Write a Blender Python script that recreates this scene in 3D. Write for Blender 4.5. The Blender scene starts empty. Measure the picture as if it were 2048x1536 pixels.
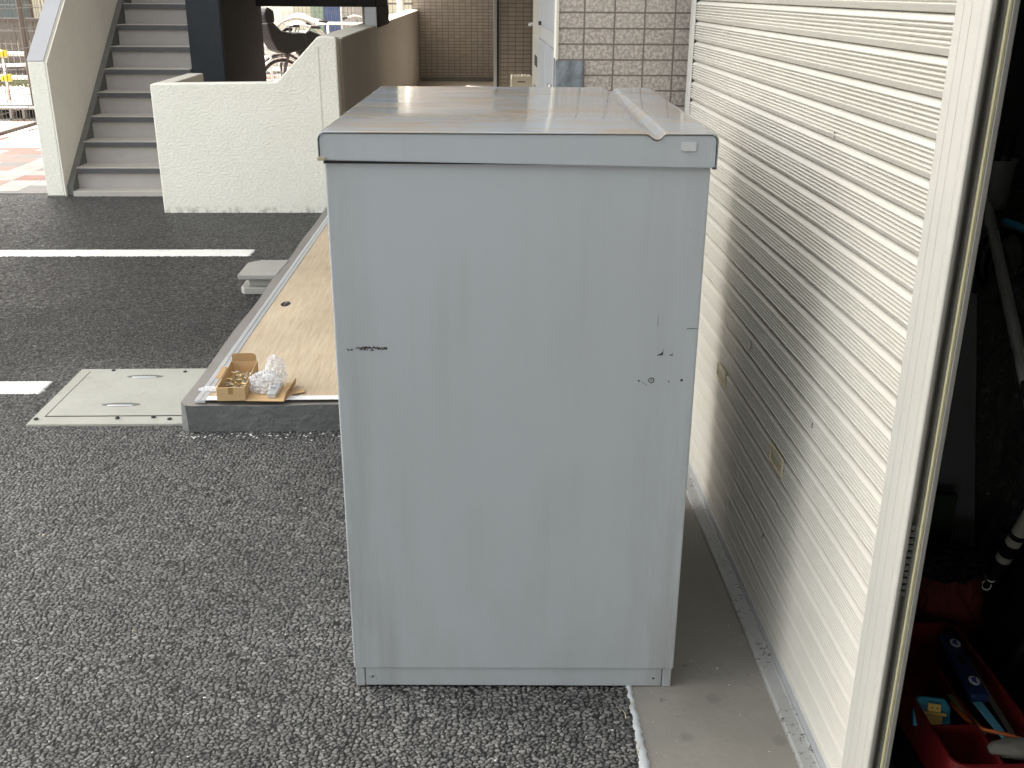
import bpy, math, random
import numpy as np
from mathutils import Vector, Matrix
random.seed(7); rng = np.random.default_rng(7)
S = bpy.context.scene
COL = S.collection
R_ = math.radians

# ------------------------------------------------------------------ camera
cam = bpy.data.cameras.new('camera'); cob = bpy.data.objects.new('camera', cam); COL.objects.link(cob)
cam.sensor_width = 36; cam.lens = 2055.07/2048*36; cam.clip_start = .02; cam.clip_end = 400
_dy = Vector((954-1024, -22-768, 2055.07)).normalized()          # world +Y in camera coords (x right, y down, z fwd)
_dz = -Vector((990-1024, 6117-768, 2055.07)).normalized()
_dz = (_dz - _dz.dot(_dy)*_dy).normalized(); _dx = _dy.cross(_dz)
right = Vector((_dx.x, _dy.x, _dz.x)); down = Vector((_dx.y, _dy.y, _dz.y)); fwd = Vector((_dx.z, _dy.z, _dz.z))
M = Matrix.Identity(4)
for i in range(3):
    M[i][0] = right[i]; M[i][1] = -down[i]; M[i][2] = -fwd[i]
M[2][3] = 1.5
cob.matrix_world = M
S.camera = cob
S.render.resolution_x = 1024; S.render.resolution_y = 768
# ------------------------------------------------------------------ light
SUN_DIR = Vector((-.80, .72, 1.15)).normalized()
w = bpy.data.worlds.new('World'); S.world = w; w.use_nodes = True
nt = w.node_tree; bg = nt.nodes['Background']
sky = nt.nodes.new('ShaderNodeTexSky'); sky.sky_type = 'NISHITA'; sky.sun_disc = False
sky.sun_elevation = math.asin(SUN_DIR.z); sky.sun_rotation = math.atan2(SUN_DIR.x, SUN_DIR.y)
sky.dust_density = 3.0; sky.air_density = 1.2; sky.ozone_density = .6
hs = nt.nodes.new('ShaderNodeHueSaturation'); hs.inputs['Saturation'].default_value = .30
tint = nt.nodes.new('ShaderNodeMix'); tint.data_type = 'RGBA'; tint.blend_type = 'MULTIPLY'; tint.inputs[0].default_value = 1
tint.inputs[7].default_value = (1.0, .985, .935, 1)
nt.links.new(sky.outputs[0], hs.inputs['Color']); nt.links.new(hs.outputs[0], tint.inputs[6]); nt.links.new(tint.outputs[2], bg.inputs[0])
bg.inputs[1].default_value = .14
sl = bpy.data.lights.new('sun', 'SUN'); sl.energy = 2.6; sl.angle = R_(.6); sl.color = (1, .96, .88)
so = bpy.data.objects.new('sun', sl); COL.objects.link(so)
so.rotation_euler = SUN_DIR.to_track_quat('Z', 'Y').to_euler(); so.location = (-5, 10, 30)
S.view_settings.view_transform = 'Standard'; S.view_settings.look = 'None'
S.view_settings.exposure = 2.55; S.view_settings.gamma = 1

CPY = .55
# ------------------------------------------------------------------ helpers
def tag(o, label=None, cat=None, group=None, kind=None):
    for k, v in (('label', label), ('category', cat), ('group', group), ('kind', kind)):
        if v: o[k] = v
    return o
def empty(name, loc=(0, 0, 0), rz=0, **k):
    o = bpy.data.objects.new(name, None); COL.objects.link(o)
    o.location = loc; o.rotation_euler = (0, 0, rz); o.empty_display_size = .1
    return tag(o, **k)
class MB:
    def __init__(s): s.v = []; s.f = []
    def add(s, v, f):
        n = len(s.v); s.v += [tuple(p) for p in v]; s.f += [tuple(i+n for i in q) for q in f]; return s
    def box(s, x0, x1, y0, y1, z0, z1):
        v = [(x, y, z) for z in (z0, z1) for y in (y0, y1) for x in (x0, x1)]
        return s.add(v, [(0,2,3,1),(4,5,7,6),(0,1,5,4),(2,6,7,3),(0,4,6,2),(1,3,7,5)])
    def obox(s, c, ax, ay, az):      # centre, three half-extent vectors
        c, ax, ay, az = map(Vector, (c, ax, ay, az))
        v = [c+ax*a+ay*b+az*d for d in (-1, 1) for b in (-1, 1) for a in (-1, 1)]
        return s.add(v, [(0,2,3,1),(4,5,7,6),(0,1,5,4),(2,6,7,3),(0,4,6,2),(1,3,7,5)])
    def prism(s, poly, o, u, v, w):  # 2-D polygon in axes u, v at origin o, extruded along w
        o, u, v, w = map(Vector, (o, u, v, w)); n = len(poly)
        P = [o+u*a+v*b for a, b in poly]; Q = [p+w for p in P]
        f = [tuple(range(n))[::-1], tuple(range(n, 2*n))] + [(i, (i+1) % n, n+(i+1) % n, n+i) for i in range(n)]
        return s.add(P+Q, f)
    def tube(s, pts, r, n=8, closed=False, r2=None):
        pts = [Vector(p) for p in pts]; m = len(pts); vs = []
        up = Vector((0, 0, 1))
        for i, p in enumerate(pts):
            if closed: t = pts[(i+1) % m]-pts[i-1]
            else: t = pts[min(i+1, m-1)]-pts[max(i-1, 0)]
            t.normalize()
            a = t.cross(up if abs(t.z) < .95 else Vector((1, 0, 0))).normalized(); b = t.cross(a)
            rr = r if r2 is None else r+(r2-r)*i/(m-1)
            vs += [p+a*rr*math.cos(2*math.pi*k/n)+b*rr*math.sin(2*math.pi*k/n) for k in range(n)]
        f = []
        for i in range(m if closed else m-1):
            j = (i+1) % m
            f += [(i*n+k, i*n+(k+1) % n, j*n+(k+1) % n, j*n+k) for k in range(n)]
        if not closed: f += [tuple(range(n))[::-1], tuple(range((m-1)*n, m*n))]
        return s.add(vs, f)
    def lathe(s, prof, c=(0, 0, 0), n=24):
        c = Vector(c); vs = []
        for r, z in prof: vs += [c+Vector((r*math.cos(2*math.pi*k/n), r*math.sin(2*math.pi*k/n), z)) for k in range(n)]
        f = []
        for i in range(len(prof)-1):
            f += [(i*n+k, i*n+(k+1) % n, (i+1)*n+(k+1) % n, (i+1)*n+k) for k in range(n)]
        f += [tuple(range(n))[::-1], tuple(range((len(prof)-1)*n, len(prof)*n))]
        return s.add(vs, f)
    def build(s, name, mat, parent=None, smooth=False, bevel=0, seg=2, **k):
        me = bpy.data.meshes.new(name); me.from_pydata(s.v, [], s.f); me.update()
        import bmesh
        bm = bmesh.new(); bm.from_mesh(me); bmesh.ops.recalc_face_normals(bm, faces=bm.faces); bm.to_mesh(me); bm.free()
        o = bpy.data.objects.new(name, me); COL.objects.link(o)
        if mat: me.materials.append(mat)
        if smooth: me.polygons.foreach_set('use_smooth', [True]*len(me.polygons))
        if bevel:
            b = o.modifiers.new('bevel', 'BEVEL'); b.width = bevel; b.segments = seg; b.limit_method = 'ANGLE'; b.angle_limit = R_(35)
            if hasattr(b, 'harden_normals'): b.harden_normals = False
        if parent: o.parent = parent
        return tag(o, **k)
def copy_tree(o, parent=None):
    c = o.copy(); COL.objects.link(c); c.parent = parent
    for ch in list(o.children): copy_tree(ch, c)
    return c
def set_smooth_by_angle(o, deg=40):
    me = o.data; me.polygons.foreach_set('use_smooth', [True]*len(me.polygons))
    me.set_sharp_from_angle(angle=R_(deg))
    return o

# ------------------------------------------------------------------ materials
class NT:
    def __init__(s, name):
        s.m = bpy.data.materials.new(name); s.m.use_nodes = True; s.t = s.m.node_tree
        s.b = s.t.nodes['Principled BSDF']; s.out = s.t.nodes['Material Output']
    def n(s, typ, ins=None, **kw):
        q = s.t.nodes.new('ShaderNode'+typ)
        for k, v in kw.items(): setattr(q, k, v)
        for k, v in (ins or {}).items(): s.set(q.inputs[k], v)
        return q
    def set(s, sock, v):
        if hasattr(v, 'is_output'): s.t.links.new(v, sock)
        elif isinstance(v, tuple) and len(v) == 3 and sock.type == 'RGBA': sock.default_value = (*v, 1)
        else: sock.default_value = v
    def co(s, which='Object'): return s.n('TexCoord').outputs[which]
    def scale(s, v, sc, rot=(0, 0, 0), loc=(0, 0, 0)):
        return s.n('Mapping', {'Vector': v, 'Scale': sc, 'Rotation': rot, 'Location': loc}).outputs[0]
    def noise(s, v, sc, det=4, rough=.55, out=0):
        return s.n('TexNoise', {'Vector': v, 'Scale': sc, 'Detail': det, 'Roughness': rough}).outputs[out]
    def mapr(s, v, a, b, c, d): return s.n('MapRange', {0: v, 1: a, 2: b, 3: c, 4: d}).outputs[0]
    def math(s, op, a, b=0.0, c=None):
        q = s.n('Math', operation=op); s.set(q.inputs[0], a); s.set(q.inputs[1], b)
        if c is not None: s.set(q.inputs[2], c)
        return q.outputs[0]
    def mix(s, f, a, b, bt='MIX'):
        q = s.n('Mix', data_type='RGBA', blend_type=bt); s.set(q.inputs[0], f); s.set(q.inputs[6], a); s.set(q.inputs[7], b); return q.outputs[2]
    def ramp(s, f, stops, interp='LINEAR'):
        q = s.n('ValToRGB'); s.set(q.inputs[0], f); cr = q.color_ramp; cr.interpolation = interp
        while len(cr.elements) < len(stops): cr.elements.new(.5)
        for e, (p, c) in zip(cr.elements, stops): e.position = p; e.color = (*c, 1)
        return q.outputs[0]
    def bump(s, h, st=.3, d=.01, nrm=None):
        q = s.n('Bump', {'Height': h, 'Strength': st, 'Distance': d})
        if nrm is not None: s.set(q.inputs['Normal'], nrm)
        return q.outputs[0]
    def fin(s, col=None, rough=None, nrm=None, metal=None, **kw):
        for k, v in (('Base Color', col), ('Roughness', rough), ('Normal', nrm), ('Metallic', metal)):
            if v is not None: s.set(s.b.inputs[k], v)
        for k, v in kw.items(): s.set(s.b.inputs[k], v)
        return s.m
def pbr(name, col, rough=.6, var=.12, sc=6, bump=0, bsc=120, bd=.003, metal=0, rv=.1, **kw):
    t = NT(name); v = t.co()
    nz = t.noise(v, sc, 5, .6); nz2 = t.noise(v, sc*7, 4, .6)
    f = t.math('ADD', t.math('MULTIPLY', nz, .65), t.math('MULTIPLY', nz2, .35))
    a = tuple(max(0, c*(1-var)) for c in col); b = tuple(min(1, c*(1+var)) for c in col)
    c = t.mix(t.mapr(f, .3, .7, 0, 1), a, b)
    r = t.mapr(nz2, .3, .7, rough-rv*.5, rough+rv*.5)
    nrm = t.bump(t.noise(v, bsc, 4, .6), bump, bd) if bump else None
    return t.fin(c, r, nrm, metal, **kw)
MT = {}
# -- grey painted steel of the cabinet: sides streaked by weather
def cabinet_mat(name, top):
    t = NT(name); v = t.co()
    base = (.438, .474, .512)
    big = t.noise(t.scale(v, (3, 3, 1.6)), 1.6, 4, .55)
    streak = t.noise(t.scale(v, (26, 26, .9)), 1, 4, .6)
    fine = t.noise(t.scale(v, (7, 60, 60)) if top else t.scale(v, (60, 60, 7)), 1, 3, .6)
    if not top:
        c = t.mix(t.mapr(big, .35, .68, 0, .6), base, (.425, .452, .482))
        m = t.math('MULTIPLY', t.mapr(streak, .45, .8, 0, 1), t.mapr(t.noise(t.scale(v, (4, 4, 2.2)), 1.1, 3), .42, .72, 0, .48))
        c = t.mix(m, c, (.335, .355, .365))
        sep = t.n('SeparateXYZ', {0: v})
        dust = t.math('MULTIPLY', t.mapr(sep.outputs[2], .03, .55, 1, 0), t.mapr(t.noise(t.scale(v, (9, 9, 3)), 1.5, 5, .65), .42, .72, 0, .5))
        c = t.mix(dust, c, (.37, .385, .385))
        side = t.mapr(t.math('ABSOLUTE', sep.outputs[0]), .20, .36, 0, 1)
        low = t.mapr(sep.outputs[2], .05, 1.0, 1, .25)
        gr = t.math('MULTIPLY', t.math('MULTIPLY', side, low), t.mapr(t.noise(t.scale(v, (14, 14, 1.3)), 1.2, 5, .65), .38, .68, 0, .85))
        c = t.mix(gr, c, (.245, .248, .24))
        spots = t.n('TexVoronoi', {'Vector': v, 'Scale': 34.0})
        sp = t.math('MULTIPLY', t.math('LESS_THAN', spots.outputs['Distance'], .045), t.math('GREATER_THAN', t.noise(v, 3.3, 2), .57))
        c = t.mix(t.math('MULTIPLY', sp, .45), c, (.19, .19, .185))
        r = t.mapr(fine, .3, .7, .40, .5)
        n = t.bump(t.noise(t.scale(v, (1, 1, 1)), 5, 2), .05, .004)
        return t.fin(c, r, n, 0)
    smear = t.noise(t.scale(v, (1.6, 7, 1)), 1.8, 5, .62)
    c = t.mix(t.mapr(smear, .45, .65, 0, 1), (.285, .315, .342), (.31, .275, .225))
    rust = t.mapr(t.noise(t.scale(v, (3, 9, 1), loc=(3.1, 1.2, 0)), 1.5, 5, .6), .52, .66, 0, .8)
    c = t.mix(rust, c, (.32, .245, .175))
    r = t.mapr(t.noise(t.scale(v, (1.4, 6, 1)), 2, 5, .6), .35, .68, .05, .17)
    n = t.bump(t.noise(t.scale(v, (1, 2, 1)), 4, 2), .04, .004)
    return t.fin(c, r, n, 0)
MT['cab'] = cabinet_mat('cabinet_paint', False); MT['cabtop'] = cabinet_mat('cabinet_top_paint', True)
MT['seam'] = pbr('dark_seam', (.03, .03, .03), .8)
MT['scratch'] = pbr('scratch_bare', (.045, .04, .035), .8, .5, 300)
MT['scratch2'] = pbr('scratch_light', (.22, .215, .20), .8, .4, 200)
MT['badge'] = pbr('badge_silver', (.55, .57, .58), .35, .1, 60, .2, 150, .001)
MT['beigeplastic'] = pbr('beige_plastic', (.42, .38, .27), .5)
# -- shutter paint
def shutter_mat():
    t = NT('shutter_paint'); v = t.co()
    c = t.mix(t.mapr(t.noise(t.scale(v, (1, 1.2, 5)), 1.6, 5, .6), .35, .7, 0, 1), (.575, .556, .505), (.53, .511, .46))
    d = t.math('MULTIPLY', t.mapr(t.noise(v, 40, 4, .7), .64, .74, 0, .5), t.mapr(t.n('SeparateXYZ', {0: v}).outputs[2], .0, .7, 1, .15))
    c = t.mix(d, c, (.45, .41, .34))
    return t.fin(c, t.mapr(t.noise(v, 12, 3), .3, .7, .38, .5))
MT['shutter'] = shutter_mat()
MT['rail'] = pbr('rail_paint', (.475, .462, .425), .42, .06, 3)
MT['raildark'] = pbr('rail_groove', (.20, .193, .17), .6, .2, 5)
MT['railgrey'] = pbr('rail_grey', (.40, .385, .36), .45, .1, 5)
MT['railyellow'] = pbr('rail_yellow', (.70, .66, .42), .45, .08, 5)
MT['bristle'] = pbr('bristle', (.12, .12, .115), .7)
MT['handlebeige'] = pbr('handle_beige', (.62, .55, .37), .4)
MT['steel'] = pbr('steel', (.45, .45, .45), .35, .15, 20, metal=1)
MT['alu'] = pbr('aluminium', (.62, .64, .66), .38, .08, 12, metal=.6)
def galv():
    t = NT('sill_metal'); v = t.co()
    c = t.mix(t.noise(v, 9, 4), (.28, .28, .27), (.38, .38, .365))
    s = t.mapr(t.noise(v, 95, 4, .65), .57, .63, 0, 1); s = t.math('MULTIPLY', s, t.mapr(t.noise(v, 6, 3), .42, .58, 0, 1))
    c = t.mix(s, c, (.05, .045, .035))
    g = t.mapr(t.noise(v, 14, 3), .66, .74, 0, .5)
    c = t.mix(g, c, (.16, .18, .08))
    return t.fin(c, .55, t.bump(s, -.3, .002), .0)
MT['sill'] = galv()
# -- white textured wall render
def render_mat():
    t = NT('rough_white_render'); v = t.co()
    h = t.noise(t.scale(v, (1, 1, 1.7)), 44, 4, .58)
    h2 = t.noise(v, 90, 3, .6)
    hh = t.math('ADD', t.mapr(h, .42, .62, 0, 1), t.math('MULTIPLY', h2, .25))
    c = t.mix(t.mapr(t.noise(v, 2.2, 5, .6), .3, .7, 0, 1), (.85, .825, .73), (.80, .775, .675))
    sep = t.n('SeparateXYZ', {0: v})
    dirt = t.math('MULTIPLY', t.mapr(sep.outputs[2], 0, .06, 1, 0), t.mapr(t.noise(v, 22, 4), .45, .65, 0, .7))
    c = t.mix(dirt, c, (.25, .24, .21))
    return t.fin(c, .8, t.bump(hh, .30, .011))
MT['render'] = render_mat()
MT['smoothbeige'] = pbr('smooth_beige_render', (.62, .59, .51), .75, .06, 3, .1, 60)
MT['brownbeige'] = pbr('brown_beige_render', (.35, .325, .29), .8, .08, 2, .15, 60)
MT['stairwall'] = pbr('stair_wall_inner', (.82, .78, .70), .8, .06, 2, .15, 60)
MT['capgrey'] = pbr('grey_cap_paint', (.42, .42, .43), .6, .06, 4)
MT['black'] = pbr('black_wall_paint', (.018, .021, .026), .6, .15, 8, .4, 26, .008, **{'Specular IOR Level': .25})
MT['soffit'] = pbr('dark_soffit_paint', (.020, .0185, .0175), .95, .12, 6, **{'Specular IOR Level': .12})
MT['riser'] = pbr('riser_grey', (.34, .315, .295), .7, .08, 6, .05, 40)
MT['tread'] = pbr('tread_grey', (.40, .375, .335), .7, .1, 8)
MT['nosing'] = pbr('dark_nosing', (.075, .075, .078), .6, .15, 20)
MT['skirt'] = pbr('stair_skirting', (.13, .13, .12), .65, .1, 8)
# -- asphalt
def asphalt_mat():
    t = NT('asphalt_stone'); v = t.co()
    at = t.n('Attribute', attribute_name='cell').outputs['Fac']
    c = t.ramp(at, [(0, (.007, .007, .0065)), (.22, (.055, .054, .052)), (.6, (.118, .116, .111)), (.93, (.175, .171, .163)), (1, (.25, .243, .225))])
    far_shade = t.mapr(t.math('ADD', t.n('SeparateXYZ', {0: v}).outputs[1], t.mapr(t.noise(v, 1.3, 4, .6), .3, .7, -.7, .7)), 3.0, 4.4, 1.06, .60)  # painted shade: darker with distance, like unlit stone fronts at a grazing view
    big = t.math('MULTIPLY', far_shade, t.mapr(t.noise(v, .9, 4, .6), .35, .68, .80, 1.22))
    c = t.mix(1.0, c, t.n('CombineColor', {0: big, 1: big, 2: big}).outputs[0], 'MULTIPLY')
    dust = t.mapr(t.noise(v, 3.1, 6, .7), .60, .78, 0, .22)
    c = t.mix(dust, c, (.17, .165, .15))
    r = t.mapr(at, 0, 1, .58, .42)
    return t.fin(c, r, t.bump(t.noise(v, 420, 3, .6), .25, .002))
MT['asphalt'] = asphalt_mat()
MT['earth'] = pbr('ground_base', (.045, .044, .042), .8, .2, 2)
def concrete_mat(name, a, b, pit=1.0):
    t = NT(name); v = t.co()
    c = t.mix(t.mapr(t.noise(v, 3.5, 7, .65), .3, .7, 0, 1), a, b)
    sp = t.mapr(t.noise(v, 26, 4, .6), .66, .70, 0, 1)
    c = t.mix(t.math('MULTIPLY', sp, .55*pit), c, tuple(x*.45 for x in a))
    blot = t.n('TexVoronoi', {'Vector': v, 'Scale': 6.5}); bl = t.mapr(blot.outputs[0], .10, .16, .5, 0)
    c = t.mix(t.math('MULTIPLY', bl, pit), c, tuple(x*.55 for x in a))
    wh = t.n('TexVoronoi', {'Vector': v, 'Scale': 42.0}); wv = t.mapr(wh.outputs[0], .05, .08, .8, 0)
    wv = t.math('MULTIPLY', wv, t.math('GREATER_THAN', t.noise(v, 9, 2), .55))
    c = t.mix(wv, c, tuple(min(1, x*1.9) for x in a))
    h = t.math('ADD', t.noise(v, 14, 4, .6), t.math('MULTIPLY', t.noise(v, 120, 4, .6), .3))
    return t.fin(c, .75, t.bump(h, .3, .008))
MT['conc'] = concrete_mat('apron_concrete', (.25, .236, .208), (.20, .187, .163))
MT['conclid'] = concrete_mat('pale_concrete', (.40, .395, .35), (.335, .33, .285), .45)
MT['concblock'] = concrete_mat('block_concrete', (.34, .33, .30), (.29, .28, .26), .4)
MT['slabtop'] = pbr('slab_top_paint', (.215, .20, .185), .6, .15, 4, .25, 40, .004)
MT['slabside'] = pbr('slab_side_paint', (.135, .14, .14), .5, .15, 6, .9, 24, .012)
MT['line'] = pbr('road_paint', (.74, .73, .69), .65, .10, 9, .3, 120)
MT['sealline'] = pbr('pale_seal_paint', (.42, .44, .45), .6, .15, 20, .3, 60)
def wood_mat():
    t = NT('wood_grain_sheet'); v = t.co()
    g = t.noise(t.scale(v, (75, 4.5, 1), rot=(0, 0, R_(-4))), 1, 5, .65)
    g2 = t.noise(t.scale(v, (190, 7, 1)), 1, 3, .6)
    f = t.math('ADD', t.math('MULTIPLY', g, .6), t.math('MULTIPLY', g2, .4))
    c = t.ramp(f, [(.33, (.42, .32, .21)), (.5, (.53, .425, .295)), (.68, (.61, .515, .385))])
    b = t.mapr(t.noise(v, 2.5, 4), .35, .7, .86, 1.06)
    c = t.mix(1.0, c, t.n('CombineColor', {0: b, 1: b, 2: b}).outputs[0], 'MULTIPLY')
    return t.fin(c, .5, t.bump(f, .1, .002))
MT['wood'] = wood_mat()
MT['card'] = pbr('cardboard', (.50, .335, .17), .75, .08, 10, .1, 200)
MT['cardin'] = pbr('cardboard_inside', (.40, .26, .125), .8, .1, 10)
MT['tape'] = pbr('tape', (.30, .19, .06), .35)
MT['brass'] = pbr('brass', (.62, .50, .26), .35, .2, 200, metal=.9)
MT['screwgrey'] = pbr('zinc', (.33, .33, .32), .35, .3, 200, metal=.8)
def film(name, col, tr, rough=.15, bump=.6):
    t = NT(name); v = t.co()
    n = t.bump(t.noise(v, 45, 4, .7), bump, .02)
    t.fin(col, rough, n)
    tp = t.n('BsdfTransparent', {0: (1, 1, 1, 1)})
    f = t.mapr(t.noise(v, 38, 4, .7), .3, .72, tr-.22, tr+.22)
    mx = t.n('MixShader', {0: f, 1: t.b.outputs[0], 2: tp.outputs[0]})
    t.t.links.new(mx.outputs[0], t.out.inputs[0]); return t.m
MT['film'] = film('clear_film', (.85, .86, .88), .62)
MT['film2'] = film('rain_cover_film', (.72, .74, .77), .55, .1, .3)
MT['darkfilm'] = film('dark_bag_film', (.10, .10, .10), .35, .12, 1.0)
# -- tiles
def tile_mat(name, w, h, mort, c1, c2, cm, axis, granite=True, bias=0., loc=(0, 0, 0)):
    t = NT(name); v = t.co(); s = t.n('SeparateXYZ', {0: v})
    u = t.n('CombineXYZ', {0: t.math('ADD', s.outputs[axis], 2.0 if axis == 0 else 10.0), 1: s.outputs[2], 2: 0.0}).outputs[0]
    u = t.scale(u, (1, 1, 1), loc=loc)
    br = t.n('TexBrick', {'Vector': u, 'Color1': c1, 'Color2': c2, 'Mortar': cm, 'Scale': 1.0, 'Mortar Size': mort, 'Mortar Smooth': .15, 'Bias': bias, 'Brick Width': w, 'Row Height': h}, offset=0.0, squash=1.0)
    c = br.outputs[0]
    if granite:
        sp = t.mapr(t.noise(v, 95, 3, .6), .42, .60, 0, 1)
        sp = t.math('MULTIPLY', sp, t.math('SUBTRACT', 1.0, br.outputs[1]))
        c = t.mix(t.math('MULTIPLY', sp, .75), c, tuple(min(1, x*1.75) for x in c1))
        c = t.mix(t.mapr(t.noise(v, 150, 3, .6), .60, .68, 0, .55), c, tuple(x*.55 for x in c1))
    hh = t.math('ADD', t.math('MULTIPLY', br.outputs[1], -1.0), t.math('MULTIPLY', t.noise(v, 90, 3), .35 if granite else .1))
    return t.fin(c, .6, t.bump(hh, .6, .004))
PW, PH = .1007, .0499
MT['tilebig'] = tile_mat('granite_tile', PW, PH, .0030, (.34, .30, .262), (.30, .262, .228), (.17, .14, .115), 0, True, 0, (-.355, -1.4297, 0))
MT['tilebigside'] = tile_mat('granite_tile_side', PW, PH, .0030, (.34, .30, .262), (.30, .262, .228), (.17, .14, .115), 1, True, 0, (0, -1.203, 0))
MT['tilesmall'] = tile_mat('small_wall_tile', .092, .048, .0045, (.32, .285, .255), (.265, .235, .208), (.14, .12, .10), 0, False)
MT['tilesmallside'] = tile_mat('small_wall_tile_side', .092, .048, .0045, (.32, .285, .255), (.265, .235, .208), (.14, .12, .10), 1, False)
def floor_tile_mat():
    t = NT('red_white_grey_paving'); v = t.co()
    p = t.scale(v, (1/.24, 1/.24, 1))
    fl = t.n('VectorMath', {0: p}, operation='FLOOR').outputs[0]
    wn = t.n('TexWhiteNoise', {0: fl}, noise_dimensions='2D').outputs[0]
    c = t.ramp(wn, [(0, (.34, .15, .115)), (.2, (.42, .22, .18)), (.36, (.47, .45, .42)), (.66, (.235, .22, .205)), (.9, (.40, .38, .35))], 'CONSTANT')
    s = t.n('SeparateXYZ', {0: p})
    e = None
    for k in (0, 1):
        fr = t.math('FRACT', s.outputs[k]); d = t.math('ABSOLUTE', t.math('SUBTRACT', fr, .5)); q = t.math('GREATER_THAN', d, .488)
        e = q if e is None else t.math('MAXIMUM', e, q)
    c = t.mix(e, c, (.14, .13, .12))
    b = t.mapr(t.noise(v, 7, 5, .65), .3, .7, .85, 1.1)
    c = t.mix(1.0, c, t.n('CombineColor', {0: b, 1: b, 2: b}).outputs[0], 'MULTIPLY')
    return t.fin(c, .6, t.bump(e, -.3, .004))
MT['paving'] = floor_tile_mat()
MT['corfloor'] = pbr('corridor_floor_sheet', (.33, .29, .235), .6, .1, 4)
MT['greypatch'] = pbr('grey_repair_mortar', (.165, .185, .20), .7, .14, 12, .9, 22, .012)
MT['doorgrey'] = pbr('grey_steel_door', (.29, .31, .335), .4, .06, 4)
MT['doorframe'] = pbr('grey_door_frame', (.33, .335, .34), .45, .06, 6)
MT['beigeframe'] = pbr('beige_door_frame', (.33, .315, .275), .5, .06, 6)
MT['dark'] = pbr('dark_void', (.012, .012, .012), .8)
MT['ceil'] = pbr('ceiling_paint', (.55, .53, .49), .8, .05, 3)
MT['block_wall'] = pbr('upper_wall_tile', (.44, .40, .35), .7, .08, 3)
MT['cream'] = pbr('cream_siding', (.62, .61, .51), .7, .05, 3)
MT['darkwindow'] = pbr('dark_window_glass', (.10, .13, .14), .12, .2, 2)
MT['curtaing'] = pbr('green_grey_curtain', (.42, .52, .45), .8, .1, 14)
MT['curtainb'] = pbr('blue_curtain', (.13, .18, .34), .8, .2, 14)
MT['blind'] = pbr('grey_blind', (.46, .44, .43), .7, .06, 9)
MT['brown'] = pbr('brown_metal', (.07, .053, .043), .5, .1, 8)
MT['brownslat'] = pbr('brown_slat', (.11, .095, .085), .6, .15, 6)
MT['mesh'] = pbr('fence_wire', (.10, .10, .095), .5)
MT['white'] = pbr('white_paint', (.78, .78, .76), .45, .05, 8)
MT['rubber'] = pbr('black_rubber', (.015, .015, .016), .65, .2, 30)
MT['blackplastic'] = pbr('black_plastic', (.006, .006, .0065), .6, .2, 12, **{'Specular IOR Level': .2})
MT['chrome'] = pbr('chrome', (.75, .75, .76), .15, .05, 20, metal=1)
MT['greybike'] = pbr('dark_bike_paint', (.05, .055, .06), .35)
MT['silverbike'] = pbr('silver_bike_paint', (.48, .49, .5), .3, .05, 10, metal=.4)
MT['yellow'] = pbr('yellow_plastic', (.80, .55, .03), .4)
MT['grass'] = pbr('grass', (.10, .13, .035), .8, .4, 30)
MT['brownback'] = pbr('brown_house_panel', (.12, .09, .07), .6)
MT['acbox'] = pbr('ac_cream', (.58, .555, .47), .5, .05, 8)
# interior
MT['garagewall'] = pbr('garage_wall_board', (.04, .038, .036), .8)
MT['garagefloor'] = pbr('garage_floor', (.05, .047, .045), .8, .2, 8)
MT['bucket'] = pbr('grey_white_plastic', (.25, .25, .245), .5)
MT['pole'] = pbr('grey_pole_paint', (.52, .54, .53), .4, .12, 20)
MT['board'] = pbr('grey_board', (.13, .135, .14), .6, .06, 3)
MT['redcloth'] = pbr('red_cloth', (.10, .007, .007), .8, .2, 30, .3, 60)
MT['redplastic'] = pbr('red_plastic', (.13, .007, .009), .45, .12, 10)
MT['teal'] = pbr('teal_plastic', (.02, .22, .34), .4)
MT['blue'] = pbr('navy_plastic', (.012, .03, .10), .35)
MT['lightblue'] = pbr('light_blue_plastic', (.10, .32, .45), .45)
MT['yelplas'] = pbr('mustard_plastic', (.66, .45, .12), .45, .06, 20)
MT['orange'] = pbr('orange_cord', (.50, .12, .02), .5)
MT['olive'] = pbr('olive_plastic', (.12, .12, .06), .5)
MT['glove'] = pbr('grey_glove_cloth', (.15, .145, .125), .8, .2, 40, .4, 90)
MT['label'] = pbr('white_label', (.65, .65, .66), .4)
MT['navyprint'] = pbr('blue_print', (.05, .09, .35), .5)
MT['bone'] = pbr('off_white_plastic', (.40, .385, .34), .5, .1, 10)
MT['cardb'] = pbr('tan_board', (.20, .13, .03), .7)
MT['greenboard'] = pbr('green_board', (.012, .024, .008), .7)
MT['screenwhite'] = pbr('chip_white', (.62, .61, .57), .7, .3, 50)
MT['chipyellow'] = pbr('chip_yellow', (.48, .42, .24), .7)
MT['leafgreen'] = pbr('leaf_green', (.14, .28, .05), .6)

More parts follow.
